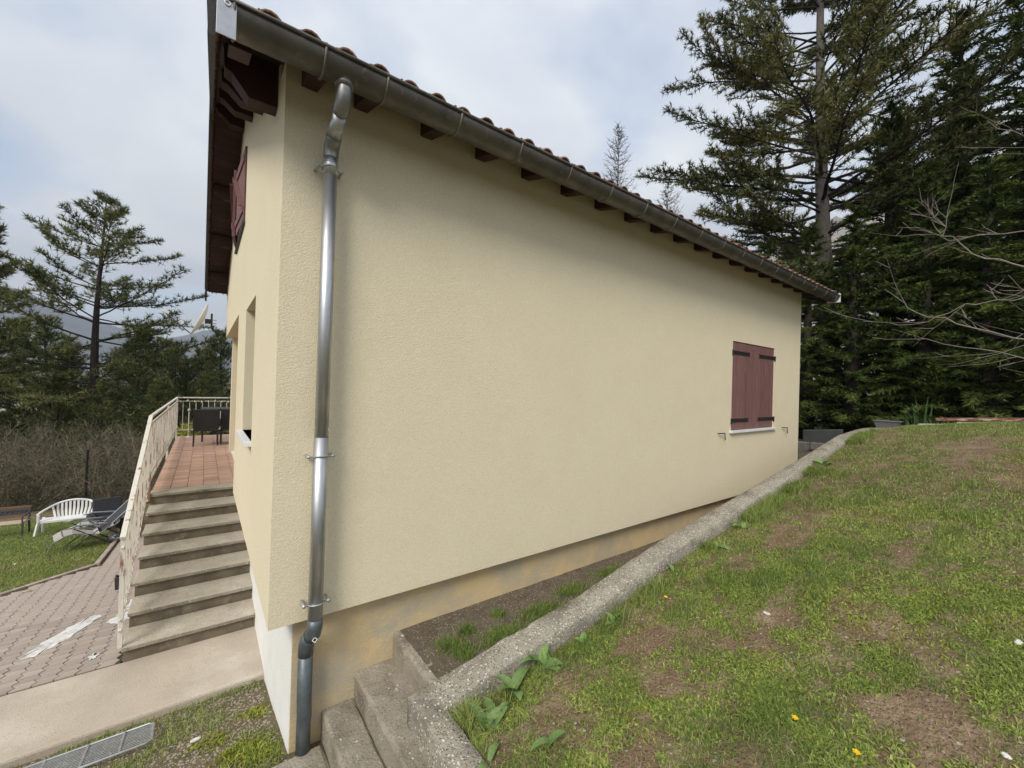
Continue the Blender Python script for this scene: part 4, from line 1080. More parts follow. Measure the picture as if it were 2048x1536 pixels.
# odd pale stones
def stone(x, y, z, s_, m, label, cat="stone"):
    pts_ = []
    r = random.Random(int(x * 1000))
    bm_v = []
    for (zz_, rr) in ((0, .8), (.35, 1), (.7, .7)):
        for k in range(7):
            a = 6.28 * k / 7 + zz_; q = rr * r.uniform(.75, 1.15)
            bm_v.append((x + s_[0] * q * math.cos(a), y + s_[1] * q * math.sin(a), z + s_[2] * zz_))
    fs = [(i * 7 + k, i * 7 + (k + 1) % 7, (i + 1) * 7 + (k + 1) % 7, (i + 1) * 7 + k) for i in range(2) for k in range(7)] + [tuple(range(7))[::-1], tuple(range(14, 21))]
    me = bpy.data.meshes.new("stone"); me.from_pydata(bm_v, [], fs); me.update()
    return P(link("stone", me, m), label, cat)
LZ = lambda x, y: float(lawn_z(np.array([x]), np.array([y]))[0])
stone(2.30, .82, LZ(2.3, .82), (.018, .026, .022), M_stonew, "white shard lying in the near lawn between dandelions")
stone(2.85, .12, LZ(2.85, .12), (.016, .02, .018), M_stonew, "white shard at the lower right corner of the lawn")
stone(3.76, .12, LZ(3.76, .12), (.045, .018, .015), M_stonew, "long white stone at the right side of the lawn")
stone(3.35, 1.27, LZ(3.35, 1.27), (.02, .03, .012), M_stonew, "white flake on the bare earth patch")
stone(2.02, 1.05, LZ(2.02, 1.05), (.022, .02, .014), M_castp, "dark grey stone in the grass near the bottom edge")
stone(-1.93, 8.78, pave_z(8.78) + .01, (.045, .03, .04), M_pebble, "grey white stone on paving edge by the lower lawn")
stone(-2.55, 10.9, garden_z(-2.55, 10.9), (.035, .03, .03), M_stonew, "white scrap on the grass before the plastic bench")
stone(0.02, 3.87, strip_z(0.02, 3.87), (.035, .018, .02), M_stonew, "pale long stone lying beside the metal grate")

# metal boot grate lying on the strip
GRt = thing("metal_grate", "galvanised wire grate lying on the stony earth strip", "grate", (-0.6, 4.18, -1.17))
gz = lambda x, y: float(strip_z(x, y)) + 0.045
gxa, gxb, gya, gyb = -1.05, -0.245, 4.03, 4.34
fr = [(gxa, gyb), (gxb - .03, gyb), (gxb, gyb - .03), (gxb, gya + .03), (gxb - .03, gya), (gxa, gya), (gxa, gyb)]
MB().tube([(a, b, gz(a, b)) for a, b in fr], 0.009, 8).build("frame", M_galv, GRt, smooth=True)
for k in range(1, 13):
    y = gya + (gyb - gya) * k / 13
    MB().tube([(gxa, y, gz(gxa, y) - .003), (gxb - .004, y, gz(gxb, y) - .003)], 0.0030, 5).build("bar", M_galv, GRt)
for x in (-0.42, -0.62, -0.84):
    MB().tube([(x, gya, gz(x, gya) + .001), (x, gyb, gz(x, gyb) + .001)], 0.007, 6).build("cross_bar", M_galv, GRt)

# black drain stub by the stairs
d_ = MB()
MB_c = Vector((-0.88, 8.05, pave_z(8.05)))
for (a, b) in ((-1, 0), (1, 0), (0, -1), (0, 1)):
    d_.obox(MB_c + Vector((a * .045, b * .045 - 0.03, 0.09)), (1, 0, 0), (0, 1, .3), (0, -.3, 1), 0.006 if a else 0.051, 0.006 if b else 0.051, 0.12)
P(d_.build("drain_stub", M_castp, None), "short black square pipe sticking out of the pink paving", "pipe")

# ------------------------------------------------------------------ terrace furniture
def rattan_chair(x, y, rz, label):
    t = thing("rattan_armchair", label, "chair", (x, y, TZ), rz, "black rattan chairs on the terrace")
    def b(n_, mb, m=M_rattan, bv=0.006):
        o = mb.build(n_, m, None, bevel=bv); o.parent = t; return o
    b("seat", MB().box(-.25, .25, -.24, .27, .36, .43))
    b("backrest", MB().obox((0, -.25, .64), (1, 0, 0), (0, 1, .15), (0, -.15, 1), .25, .022, .26))
    for sx in (-1, 1):
        b("armrest", MB().bar((sx * .255, -.22, .64), (sx * .255, .24, .62), .045, .03), M_rattan)
        b("arm_panel", MB().box(sx * .255 - .015, sx * .255 + .015, .20, .24, .42, .62))
        for sy in (-.22, .23):
            b("leg", MB().tube([(sx * .235, sy, .37), (sx * .24, sy * 1.03, 0)], .014, 8), M_tubed, 0)
        b("arm_cap", MB().ring((sx * .255, -.16, .655), (0, 1, 0), .035, .008, 10, 6, (0.2, 2.6)), M_galv, 0)
    return t
rattan_chair(0.07, 12.72, 0, "black rattan armchair with its back to the stairs, left of the table")
rattan_chair(0.62, 12.82, 0, "black rattan armchair half hidden by the house wall edge")
tb = thing("garden_table", "dark rattan table behind the terrace armchairs", "table", (0.55, 13.6, TZ))
MB().box(-.05, 1.3, 13.3, 14.1, TZ + .80, TZ + .86).build("tabletop", M_rattan, tb, bevel=.005)
for (a, b) in ((0.0, 13.35), (1.25, 13.35), (0.0, 14.05), (1.25, 14.05)):
    MB().box(a - .02, a + .02, b - .02, b + .02, TZ, TZ + .80).build("leg", M_tubed, tb)
bs = thing("terrace_shrub", "small yellow green shrub behind the far terrace railing", "shrub", (-0.25, 15.5, -0.5))
ps = rng.normal(0, 1, (260, 3)); ps = unit(ps) * rng.uniform(.1, .32, (260, 1)) * np.array([1.2, 1, 1.0]) + np.array([-.25, 15.5, -.05])
v, f, t = leaf_cloud(ps, unit(ps - np.array([-.25, 15.5, -.3])), 4, .10, .03, .5, base_t=rng.uniform(.5, 1, 260))
np_mesh("crown", v, f, M_moss, bs, True, t)
np_mesh("stems", *seg_prisms([(-.25, 15.5, -1.9)] * 5, [(-.25 + a, 15.5, -.1) for a in (-.2, -.1, 0, .1, .2)], [.012] * 5, [.006] * 5), M_thick, bs, True)

# satellite dish on the far part of the facade
DS = thing("satellite_dish", "white satellite dish on a bent arm at the far house corner", "satellite dish", (0.377, 11.3, 2.62))
MB().tube([(0.38, 11.35, 2.61), (0.22, 11.35, 2.61), (0.13, 11.35, 2.66), (0.10, 11.35, 2.76), (0.10, 11.35, 3.03)], 0.02, 10).build("wall_arm", M_castp, DS, smooth=True)
MB().box(-0.02, 0.12, 11.31, 11.39, 2.80, 2.90).build("bracket", M_castp, DS, bevel=.004)
MB().tube([(0.08, 11.35, 2.89), (0.19, 11.35, 2.89)], .006, 6).tube([(0.08, 11.35, 2.82), (0.19, 11.35, 2.82)], .006, 6).build("clamp", M_castp, DS)
ax = Vector((-0.90, -0.06, 0.36)).normalized(); u = ax.orthogonal().normalized(); u = Vector((0, 1, 0)) - ax * ax.y; u.normalize(); wv = ax.cross(u)
c0 = Vector((-0.05, 11.35, 2.86))
vs, fs = [], []
for side in (0, 1):
    for i in range(7):
        r_ = 0.37 * i / 6
        for k in range(28):
            a = 2 * math.pi * k / 28
            vs.append(c0 + u * (r_ * math.cos(a)) + wv * (r_ * 1.08 * math.sin(a)) + ax * (0.085 * (i / 6) ** 2 - side * 0.012))
for side in (0, 1):
    for i in range(6):
        for k in range(28):
            b = side * 196
            q = (b + i * 28 + k, b + i * 28 + (k + 1) % 28, b + (i + 1) * 28 + (k + 1) % 28, b + (i + 1) * 28 + k)
            fs.append(q if side == 0 else q[::-1])
for k in range(28): fs.append((168 + k, 168 + (k + 1) % 28, 364 + (k + 1) % 28, 364 + k))
me = bpy.data.meshes.new("reflector"); me.from_pydata([tuple(q) for q in vs], [], fs); me.shade_smooth(); me.update()
link("reflector", me, M_dish, DS, True)
foot = c0 - wv * 0.37 * (1 if wv.z > 0 else -1) + ax * 0.07
lnb = c0 + ax * 0.62 - wv * 0.16 * (1 if wv.z > 0 else -1)
MB().tube([foot, lnb], 0.012, 6).build("feed_arm", M_castp, DS)
MB().obox(lnb + Vector((0, 0, .03)), ax, u, wv, 0.06, 0.03, 0.03).build("receiver", M_sill, DS, bevel=.006)

# ------------------------------------------------------------------ garden furniture
PB = thing("plastic_bench", "white plastic garden bench with arched slatted back", "bench", (-2.72, 13.5, garden_z(-2.7, 13.5)), rad(-3))
PB.location = (-2.86, 13.45, float(garden_z(np.array([-2.4]), np.array([13.5]))[0])); PB.scale = (.77, .77, .77)
def pb(n_, mb, m=M_plastic, bv=.008, par=None, sm=False):
    o = mb.build(n_, m, None, bevel=bv, smooth=sm); o.parent = par or PB; return o
BW = 1.30
pb("seat", MB().box(0.02, BW - .02, 0.0, .42, .40, .435))
pb("seat_edge", MB().box(0.03, BW - .03, -.015, .01, .375, .437))
for sx in (0.03, BW - .03):
    pb("leg", MB().bar((sx, .0, .62), (sx, .0, .40), .07, .05).bar((sx, .0, .40), (sx - (.05 if sx < 1 else -.05), -.05, 0), .06, .05))
    pb("leg", MB().bar((sx, .42, .45), (sx - (.03 if sx < 1 else -.03), .50, 0), .06, .05))
arch = []
for i in range(25):
    t = i / 24; xx = t * BW
    zz_ = 0.62 + 0.27 * math.sin(math.pi * t) ** 0.75
    yy = 0.02 + 0.44 * min(1, math.sin(math.pi * t) * 1.5)
    arch.append((xx, yy, zz_))
pb("back_rim", MB().tube(arch, .028, 8), bv=0, sm=True)
for i in range(1, 12):
    t = 0.10 + 0.80 * i / 12
    j = t * 24; a = Vector(arch[int(j)]).lerp(Vector(arch[min(24, int(j) + 1)]), j - int(j))
    xb = BW * (0.15 + 0.70 * i / 12)
    mid = Vector(((a.x + xb) / 2 + (t - .5) * .06, .45, .62))
    p_ = [Vector((xb, .40, .43)), mid, a]
    m_ = MB()
    for q in range(2): m_.bar(p_[q], p_[q + 1], .05, .018, (0, 1, 0))
    pb("back_slat", m_, bv=.004)
BB = thing("wooden_bench", "brown wooden bench with dark cast iron back panel, cut by the frame edge", "bench", (-4.45, 13.75, float(garden_z(np.array([-3.6]), np.array([13.75]))[0])), rad(-4)); BB.location.x = -4.12; BB.scale = (.76, .76, .76)
def bb(n_, mb, m, bv=.005):
    o = mb.build(n_, m, None, bevel=bv); o.parent = BB; return o
for k in range(4): bb("seat_slat", MB().box(0, 1.35, .02 + k * .1, .10 + k * .1, .40, .425), M_benchp)
bb("top_rail", MB().bar((0, .49, .78), (1.35, .49, .78), .03, .07), M_bench); bb("lower_rail", MB().bar((0, .46, .53), (1.35, .46, .53), .03, .06), M_bench)
bb("back_panel", MB().obox((.675, .475, .655), (1, 0, 0), (0, 1, 0), (0, .1, 1), .65, .006, .09), M_castp)
orn = MB()
for k in range(14):
    orn.ring((.07 + k * .094, .462, .655), (0, 1, 0), .04, .008, 10, 5)
bb("scroll_work", orn, M_castp, 0)
for sx in (0.03, 1.32):
    bb("leg_frame", MB().bar((sx, .02, .42), (sx, -.02, 0), .035, .05).bar((sx, .44, .40), (sx, .50, 0), .035, .05).bar((sx, 0, .41), (sx, .45, .41), .035, .04).bar((sx, .42, .4), (sx, .50, .80), .035, .04).bar((sx, -.01, .60), (sx, .46, .62), .035, .035).bar((sx, .0, .42), (sx, -.01, .60), .03, .03), M_castp)

AC = thing("padded_armchair", "charcoal padded armchair standing between plastic bench and railing", "chair", (-1.75, 13.2, float(garden_z(np.array([-1.8]), np.array([13.2]))[0])), rad(15)); AC.scale = (.72, .72, .72); AC.location.x = -1.68
def ac(n_, mb, m=M_cush, bv=.03):
    o = mb.build(n_, m, None, bevel=bv, seg=3); o.parent = AC; return o
ac("seat", MB().box(-.32, .32, -.30, .32, .22, .42)); ac("backrest", MB().obox((0, .34, .62), (1, 0, 0), (0, 1, -.2), (0, .2, 1), .34, .07, .34))
ac("base", MB().box(-.30, .30, -.26, .30, .03, .22), M_rattan, .01)
for sx in (-1, 1): ac("armrest", MB().box(sx * .40 - .08, sx * .40 + .08, -.30, .34, .08, .56), M_rattan, .015)

def recliner(x, y, rz, label):
    t = thing("reclining_chair", label, "lounger", (x, y, float(garden_z(np.array([x]), np.array([y]))[0])), rz, "folding recliners on the lower lawn"); t.scale = (.80, .80, .80)
    def b(n_, mb, m, sm=False):
        o = mb.build(n_, m, None, smooth=sm); o.parent = t; return o
    for s_ in (-.29, .29):
        b("side_frame", MB().tube([(-.74, s_, .26), (-.45, s_, .44), (-.30, s_, .47), (.12, s_, .36), (.22, s_, .42), (.78, s_, 1.02), (.82, s_, 1.06)], .012, 8), M_tube, True)
        b("leg", MB().tube([(.30, s_ + .03, .60), (-.42, s_ + .03, .02)], .012, 8), M_tubed)
        b("leg", MB().tube([(-.30, s_ + .03, .58), (.42, s_ + .03, .02)], .012, 8), M_tubed)
        b("armrest", MB().tube([(-.42, s_ * 1.12, .62), (-.25, s_ * 1.12, .655), (.22, s_ * 1.12, .60), (.34, s_ * 1.12, .58)], [.014, .022, .022, .012], 8), M_tube, True)
    for xx in (-.42, .42): b("foot_bar", MB().tube([(xx, -.32, .02), (xx, .32, .02)], .012, 8), M_tubed)
    def sling(pts_):
        vs_ = []
        for (a, c) in pts_:
            for k in range(5):
                s_ = -.27 + .135 * k; vs_.append((a, s_, c - .03 * (1 - (s_ / .27) ** 2)))
        fs_ = [(i * 5 + k, i * 5 + k + 1, (i + 1) * 5 + k + 1, (i + 1) * 5 + k) for i in range(len(pts_) - 1) for k in range(4)]
        return MB().add(vs_, fs_)
    o = b("seat_sling", sling([(-.45, .44), (-.30, .45), (-.1, .38), (.08, .33), (.16, .37)]), M_sling)
    o.modifiers.new("s", 'SOLIDIFY').thickness = .006
    o = b("back_sling", sling([(.20, .41), (.35, .56), (.55, .77), (.77, 1.0)]), M_cush); o.modifiers.new("s", 'SOLIDIFY').thickness = .006
    o = b("leg_sling", sling([(-.60, .36), (-.52, .40), (-.47, .43)]), M_sling); o.modifiers.new("s", 'SOLIDIFY').thickness = .006
    return t
recliner(-1.72, 11.45, rad(14), "folding recliner with beige sling tipped back on the grass by the paving")
recliner(-1.60, 12.15, rad(8), "folding recliner with dark back standing behind the nearer recliner")
PBs = thing("parasol_base", "round black ornamental parasol base at the paving edge", "parasol base", (-1.30, 11.75, pave_z(11.75)))
zb0 = float(pave_z(11.75))
MB().lathe([(.24, 0.01), (.25, .03), (.20, .055), (.07, .075), (.04, .10)], 24, (-1.30, 11.75, zb0)).build("foot", M_castp, PBs, smooth=True)
orn = MB()
for k in range(10): orn.ring((-1.30 + .15 * math.cos(k * .628), 11.75 + .15 * math.sin(k * .628), zb0 + .066), (0, 0, 1), .036, .009, 8, 5)
orn.build("scroll_work", M_galv, PBs)
MB().tube([(-1.30, 11.75, zb0 + .09), (-1.30, 11.75, zb0 + .44)], .028, 10).build("stem", M_black, PBs)
vz = float(garden_z(np.array([-1.45]), np.array([12.15]))[0])
P(MB().lathe([(.06, 0), (.085, .05), (.075, .12), (.035, .19), (.03, .24), (.045, .26)], 14, (-1.47, 12.15, vz)).build("vase", M_sling, None, smooth=True), "pale rounded pot standing behind the parasol base", "pot")
P(MB().box(-1.12, -1.0, 12.2, 12.32, float(pave_z(12.2)), float(pave_z(12.2)) + .36).box(-1.14, -0.98, 12.18, 12.34, float(pave_z(12.2)) + .36, float(pave_z(12.2)) + .40).build("wooden_post", M_plankw, None, bevel=.006), "short pale wooden post beside the stairs foot", "post")
P(MB().tube([(-2.62, 16.6, -2.5), (-2.60, 16.6, -0.55)], .03, 8).build("fence_post", M_black, None), "thin dark fence post standing in front of the thicket", "post")

# ------------------------------------------------------------------ things at the top of the lawn
PL = thing("flower_box", "grey plastic flower box at the end of the kerb wall", "planter", (11.75, 2.16, 0.925))
def trough(x0, x1, y0, y1, z0, z1, t):
    m_ = MB()
    a = [(x0 + t, y0 + t, z0), (x1 - t, y0 + t, z0), (x1 - t, y1 - t, z0), (x0 + t, y1 - t, z0)]
    b = [(x0, y0, z1), (x1, y0, z1), (x1, y1, z1), (x0, y1, z1)]
    c = [(x0 + .02, y0 + .02, z1), (x1 - .02, y0 + .02, z1), (x1 - .02, y1 - .02, z1), (x0 + .02, y1 - .02, z1)]
    d = [(x0 + t + .02, y0 + t + .02, z0 + .02), (x1 - t - .02, y0 + t + .02, z0 + .02), (x1 - t - .02, y1 - t - .02, z0 + .02), (x0 + t + .02, y1 - t - .02, z0 + .02)]
    v_ = a + b + c + d; f_ = [(3, 2, 1, 0)]
    for k in range(4):
        n2_ = (k + 1) % 4
        f_ += [(k, n2_, 4 + n2_, 4 + k), (4 + k, 4 + n2_, 8 + n2_, 8 + k), (8 + k, 8 + n2_, 12 + n2_, 12 + k)]
    f_.append((12, 13, 14, 15)); return m_.add(v_, f_)
trough(11.60, 11.85, 1.98, 2.40, .905, 1.10, .05).build("box", M_planter, PL)
MB().box(11.585, 11.865, 1.965, 1.985, 1.085, 1.105).box(11.585, 11.865, 2.395, 2.415, 1.085, 1.105).box(11.585, 11.605, 1.985, 2.395, 1.085, 1.105).box(11.845, 11.865, 1.985, 2.395, 1.085, 1.105).build("rim", M_planter, PL, bevel=.004)
MB().box(11.63, 11.82, 2.01, 2.37, 1.03, 1.075).build("soil", M_soilpot, PL)
tw_ = rng.uniform(-.08, .08, (14, 3)); np_mesh("dry_twigs", *seg_prisms([(11.72 + a[0], 2.19 + a[1] * 2, 1.075) for a in tw_], [(11.72 + a[0] * 2, 2.19 + a[1] * 2.5, 1.11 + abs(a[2]) * .5) for a in tw_], [.004] * 14, [.002] * 14), M_thick, PL, True)
# sword leaved plant
IR = thing("sword_leaf_plant", "tall sword leaved plant between the flower box and plank pile", "plant", (12.3, 1.75, .95))
for i in range(26):
    bx, by = 12.25 + rng.normal(0, .05), 1.72 + rng.normal(0, .16)
    a = rng.uniform(0, 6.28); L_ = rng.uniform(.45, .85); bend = rng.uniform(.05, .55)
    vs_, n2_ = [], 8
    for k in range(n2_):
        t = k / (n2_ - 1); w_ = .022 * (1 - t ** 2.2) + .001
        out_ = bend * t ** 2 * L_ * 1.2; up_ = L_ * (t - .35 * bend * t ** 3 * 2)
        cx_, cy_ = bx + math.cos(a) * out_, by + math.sin(a) * out_
        vs_ += [(cx_ - math.sin(a + .4) * w_, cy_ + math.cos(a + .4) * w_, .90 + up_), (cx_ + math.sin(a + .4) * w_, cy_ - math.cos(a + .4) * w_, .90 + up_)]
    MB().add(vs_, [(2 * k, 2 * k + 1, 2 * k + 3, 2 * k + 2) for k in range(n2_ - 1)]).build("leaf", M_iris, IR)
# plank pile: boards lying across the top of the lawn
def plank(y0, y1, x, z0, z1, wd, th, m, label):
    c = (x, (y0 + y1) / 2, (z0 + z1) / 2)
    o = MB().bar((x, y0, z0), (x + .05, y1, z1), wd, th).build("plank", m, None, bevel=.004)
    return P(o, label, "plank", "planks stacked at the top of the lawn")
plank(1.74, -2.6, 11.90, 1.05, 1.38, .20, .045, M_planke, "whitewashed plank at the bottom of the pile")
plank(1.20, -2.8, 11.94, 1.135, 1.455, .18, .04, M_plankw, "bare weathered plank under the red one")
plank(1.50, -2.9, 11.98, 1.185, 1.52, .16, .055, M_plankr, "plank with peeling red paint on top of the pile")
plank(0.35, -3.0, 12.06, 1.315, 1.59, .14, .05, M_plankr, "second red plank slipped back at the right of the pile")
# sheet and blocks behind the kerb
P(MB().obox((13.0, 3.70, .46), (.35, -1, 0.1), (1, .35, .25), (-.25, -.05, 1), .42, .02, .26).build("grey_sheet", M_panel, None, bevel=.01), "grey sheet leaning in the shade behind the kerb wall", "panel")
for (x, y, lb) in ((11.2, 3.62, "left pale block at the shaded house corner"), (11.35, 3.34, "right pale block at the shaded house corner")):
    P(MB().box(x, x + .2, y - .13, y + .13, .1, .50).build("concrete_block", M_block, None, bevel=.012), lb, "block", "concrete blocks behind the house corner")
P(MB().bar((10.9, 3.7, .22), (12.2, 2.9, .52), .05, .05).build("rusty_bar", M_wood, None), "rusty brown bar lying low beside the pale blocks", "bar")

# ------------------------------------------------------------------ trees
def curve_pts(p, d, L_, up, n_, wob):
    """a limb: starts at p along d, bends by `up` per unit of its length"""
    pts_ = [np.array(p, float)]; d = np.array(d, float)
    for i in range(n_):
        d = d + np.array([0, 0, up / n_]) + rng.normal(0, wob, 3)
        d = d / np.linalg.norm(d); pts_.append(pts_[-1] + d * L_ / n_)
    return pts_
class Wood:
    def __init__(self): self.a = []; self.b = []; self.ra = []; self.rb = []
    def line(self, pts_, r0, r1):
        n_ = len(pts_) - 1
        for i in range(n_):
            self.a.append(pts_[i]); self.b.append(pts_[i + 1]); self.ra.append(r0 + (r1 - r0) * i / n_); self.rb.append(r0 + (r1 - r0) * (i + 1) / n_)
    def build(self, name, m, parent, n_=4):
        v_, f_ = seg_prisms(self.a, self.b, self.ra, self.rb, n_)
        return P(np_mesh(name, v_, f_, m, parent, False), kind='stuff')

def pine(label, x, y, z0, zt, r0, zc, prof, m, K=11, ln=.15, wd=.013, wstep=.55, nb=5, lean=(0, 0), tuft_step=.16, elev=(0.05, 0.9), group="pine trees", up=0.55, bark=None, dens=1.0, spread=.75, cat="tree"):
    t = thing("pine_tree", label, cat, (x, y, z0), 0, group)
    H = zt - z0
    tp = []
    for i in range(13):
        s_ = i / 12; tp.append((lean[0] * s_ + .10 * math.sin(s_ * 5 + x), lean[1] * s_ + .10 * math.cos(s_ * 4 + y) - .1, H * s_))
    o = MB().tube(tp, [r0 * (1 - .93 * (i / 12) ** 0.9) for i in range(13)], 10).build("trunk", bark or M_bark, None, smooth=True); o.parent = t
    W_ = Wood(); pos, axs, bt = [], [], []
    z = zc - z0
    ph = rng.uniform(0, 6)
    while z < H - .15:
        s_ = z / H; k = s_ * 12; i = min(11, int(k)); c = np.array(tp[i]) + (np.array(tp[i + 1]) - np.array(tp[i])) * (k - i)
        u_ = (z - (zc - z0)) / max(H - (zc - z0), .01)
        Lw = prof(u_)
        for b in range(nb):
            if rng.uniform() > .92: continue
            a = ph + 6.283 * b / nb + rng.normal(0, .25)
            L_ = Lw * rng.uniform(.62, 1.15)
            e = elev[0] + (elev[1] - elev[0]) * u_ ** 1.3 + rng.normal(0, .12)
            d = (math.cos(a) * math.cos(e), math.sin(a) * math.cos(e), math.sin(e))
            n_ = max(4, int(L_ / .45))
            bp = curve_pts(c + np.array([0, 0, rng.uniform(-.15, .15)]), d, L_, up * rng.uniform(.4, 1.3), n_, .07)
            rb_ = r0 * (.07 + .15 * min(1, L_ / 4.5)) * (1 - .5 * u_)
            W_.line(bp, rb_, .008)
            tone = rng.uniform(.1, .9)
            sub = []
            for q in np.arange(.28, 1.0, max(.055, .19 / L_) / dens):
                j = q * n_; ii = min(n_ - 1, int(j)); pp = bp[ii] + (bp[ii + 1] - bp[ii]) * (j - ii)
                dd = unit((bp[ii + 1] - bp[ii])[None])[0]
                for sd in (-1, 1):
                    side = np.array([-dd[1], dd[0], 0]) * sd
                    sl = (.28 + .36 * L_ * (1 - q)) * rng.uniform(.5, 1.1) * .8
                    sd_ = unit((dd * .75 + side * .8 + np.array([0, 0, rng.uniform(-.30, .22)]))[None])[0]
                    sp = curve_pts(pp, sd_, sl, .25, 3, .14)
                    W_.line(sp, max(.006, rb_ * .3), .004); sub.append(sp)
            sub.append(bp[-3:])
            for sp in sub:
                l_ = sum(np.linalg.norm(sp[k2 + 1] - sp[k2]) for k2 in range(len(sp) - 1))
                nq = max(2, int(l_ / tuft_step))
                for q in np.linspace(.35, 1.0, nq):
                    j = q * (len(sp) - 1); ii = min(len(sp) - 2, int(j)); pp = sp[ii] + (sp[ii + 1] - sp[ii]) * (j - ii)
                    dd = unit((sp[ii + 1] - sp[ii])[None])[0]
                    pos.append(pp); axs.append(dd * .8 + np.array([0, 0, .45])); bt.append(np.clip(tone + rng.normal(0, .15), 0, 1))
        z += wstep * rng.uniform(.7, 1.3) * (1 if u_ < .6 else .8); ph += 1.1
    W_.build("branches", bark or M_barkd, t, 4)
    v_, f_, tt = leaf_cloud(np.array(pos), np.array(axs), K, ln, wd, spread, .18, np.array(bt))
    np_mesh("crown", v_, f_, m, t, False, tt)
    return t

def conifer(label, x, y, z0, zt, R_, m, wstep=.24, nb=6, zc=.15, K=7, ln=.20, wd=.034, droop=-.5, group="dense dark conifers", shape=.8):
    t = thing("conifer_tree", label, "tree", (x, y, z0), 0, group)
    H = zt - z0
    o = MB().tube([(0, 0, 0), (.03, .02, H * .5), (0, 0, H)], [.16 + .012 * H, .08 + .006 * H, .015], 8).build("trunk", M_barkd, None, smooth=True); o.parent = t
    W_ = Wood(); pos, axs, bt = [], [], []
    z = zc; ph = rng.uniform(0, 6)
    while z < H - .1:
        u_ = z / H
        Lw = R_ * (1 - u_) ** shape * min(1, .75 + u_ * 1.5) + .10
        for b in range(nb):
            a = ph + 6.283 * b / nb + rng.normal(0, .3)
            L_ = Lw * rng.uniform(.55, 1.22); e = rng.normal(.22, .16) + .5 * u_
            bp = curve_pts((0, 0, z + rng.uniform(-.1, .1)), (math.cos(a) * math.cos(e), math.sin(a) * math.cos(e), math.sin(e)), L_, droop * rng.uniform(.3, 1.4), 5, .06)
            W_.line(bp, .008 + .010 * L_, .004)
            tone = np.clip(rng.normal(.42, .22), 0, 1)
            for q in np.arange(.22, 1.02, .11 / max(L_, .3)):
                j = min(q, .999) * 5; ii = int(j); pp = bp[ii] + (bp[ii + 1] - bp[ii]) * (j - ii); dd = unit((bp[ii + 1] - bp[ii])[None])[0]
                for sd in (-1, 0, 1):
                    side = np.array([-dd[1], dd[0], 0]) * sd
                    sl = .34 * (1.05 - q) * L_ * rng.uniform(.3, 1.1) if sd else 0
                    ax_ = dd + side * .8 + np.array([0, 0, rng.uniform(-.35, .15)])
                    pos.append(pp + unit(ax_[None])[0] * sl); axs.append(ax_); bt.append(np.clip(tone + .25 * (q - .5) + rng.normal(0, .12), 0, 1))
        z += wstep * rng.uniform(.7, 1.3); ph += .9
    W_.build("branches", M_barkd, t, 3)
    v_, f_, tt = leaf_cloud(np.array(pos), np.array(axs), K, ln, wd, .42, .12, np.array(bt), .25)
    np_mesh("crown", v_, f_, m, t, False, tt)
    return t

def place(src, x, y, z, s_, rz, label):
    r = dup(src); r.location = (x, y, z); r.scale = (s_, s_, s_); r.rotation_euler = (0, 0, rz); r['label'] = label
    return r

# the tall pine behind the house corner
pine("tall pine with grey trunk and open branching crown behind the house corner", 15.8, 4.35, 0.3, 19.5, .30, 4.6,
     lambda u: 4.75 * (1 - u) ** .55 * (.78 + .5 * min(1, u * 4)), M_pine, K=13, ln=.17, wd=.026, wstep=.60, nb=6, elev=(.04, .72), up=.36, lean=(-.9, .5), tuft_step=.13, dens=1.6, spread=.95)
# dense conifers along the back of the lawn
CON = [
 ("low dark conifer rising just behind the far roof end", 13.7, 5.5, 6.3, 1.7), ("dark conifer in front of the pine trunk", 14.3, 4.5, 6.5, 1.6),
 ("dark conifer right of the pine trunk with bushy top", 14.5, 3.5, 7.0, 1.7), ("tall slim dark conifer between pine and giant conifer", 15.7, 3.0, 10.2, 1.9),
 ("bushy dark conifer above the flower box", 14.6, 2.05, 7.6, 1.7), ("very tall dark conifer reaching near the top edge", 16.6, 1.75, 12.6, 2.3),
 ("dark conifer above the sword leaved plant", 14.3, 1.0, 7.2, 1.7), ("giant dark conifer at the right edge cut by the frame top", 16.0, .45, 14.5, 2.6),
 ("dark conifer at the right frame edge behind the planks", 14.2, -.3, 9.5, 2.0), ("dark conifer behind the right edge of the planks", 14.0, -2.0, 9, 2.0)]
protos = []
for k, (lb, x, y, zt, R_) in enumerate(CON):
    protos.append(conifer(lb, x, y, .3, zt, R_, M_con))
for k, (sx, x, y, s_, lb) in enumerate([(2, 18.5, 6.4, 1.15, "shaded conifer in the second row behind the roof end"), (1, 18.9, 5.0, 1.05, "second row conifer behind the pine trunk base"), (3, 20.5, 3.7, 1.25, "second row tall conifer right of the pine"),
                                         (5, 21.5, 2.2, 1.1, "second row tall conifer behind the giant one"), (7, 22.0, .4, 1.0, "second row giant conifer near the right edge"), (4, 18.0, 2.6, 1.15, "second row conifer filling the gap above the flower box"), (0, 16.2, 6.8, 1.1, "second row low conifer hidden behind the house end")]):
    place(protos[sx], x, y, .3, s_, 1.3 + k, lb)

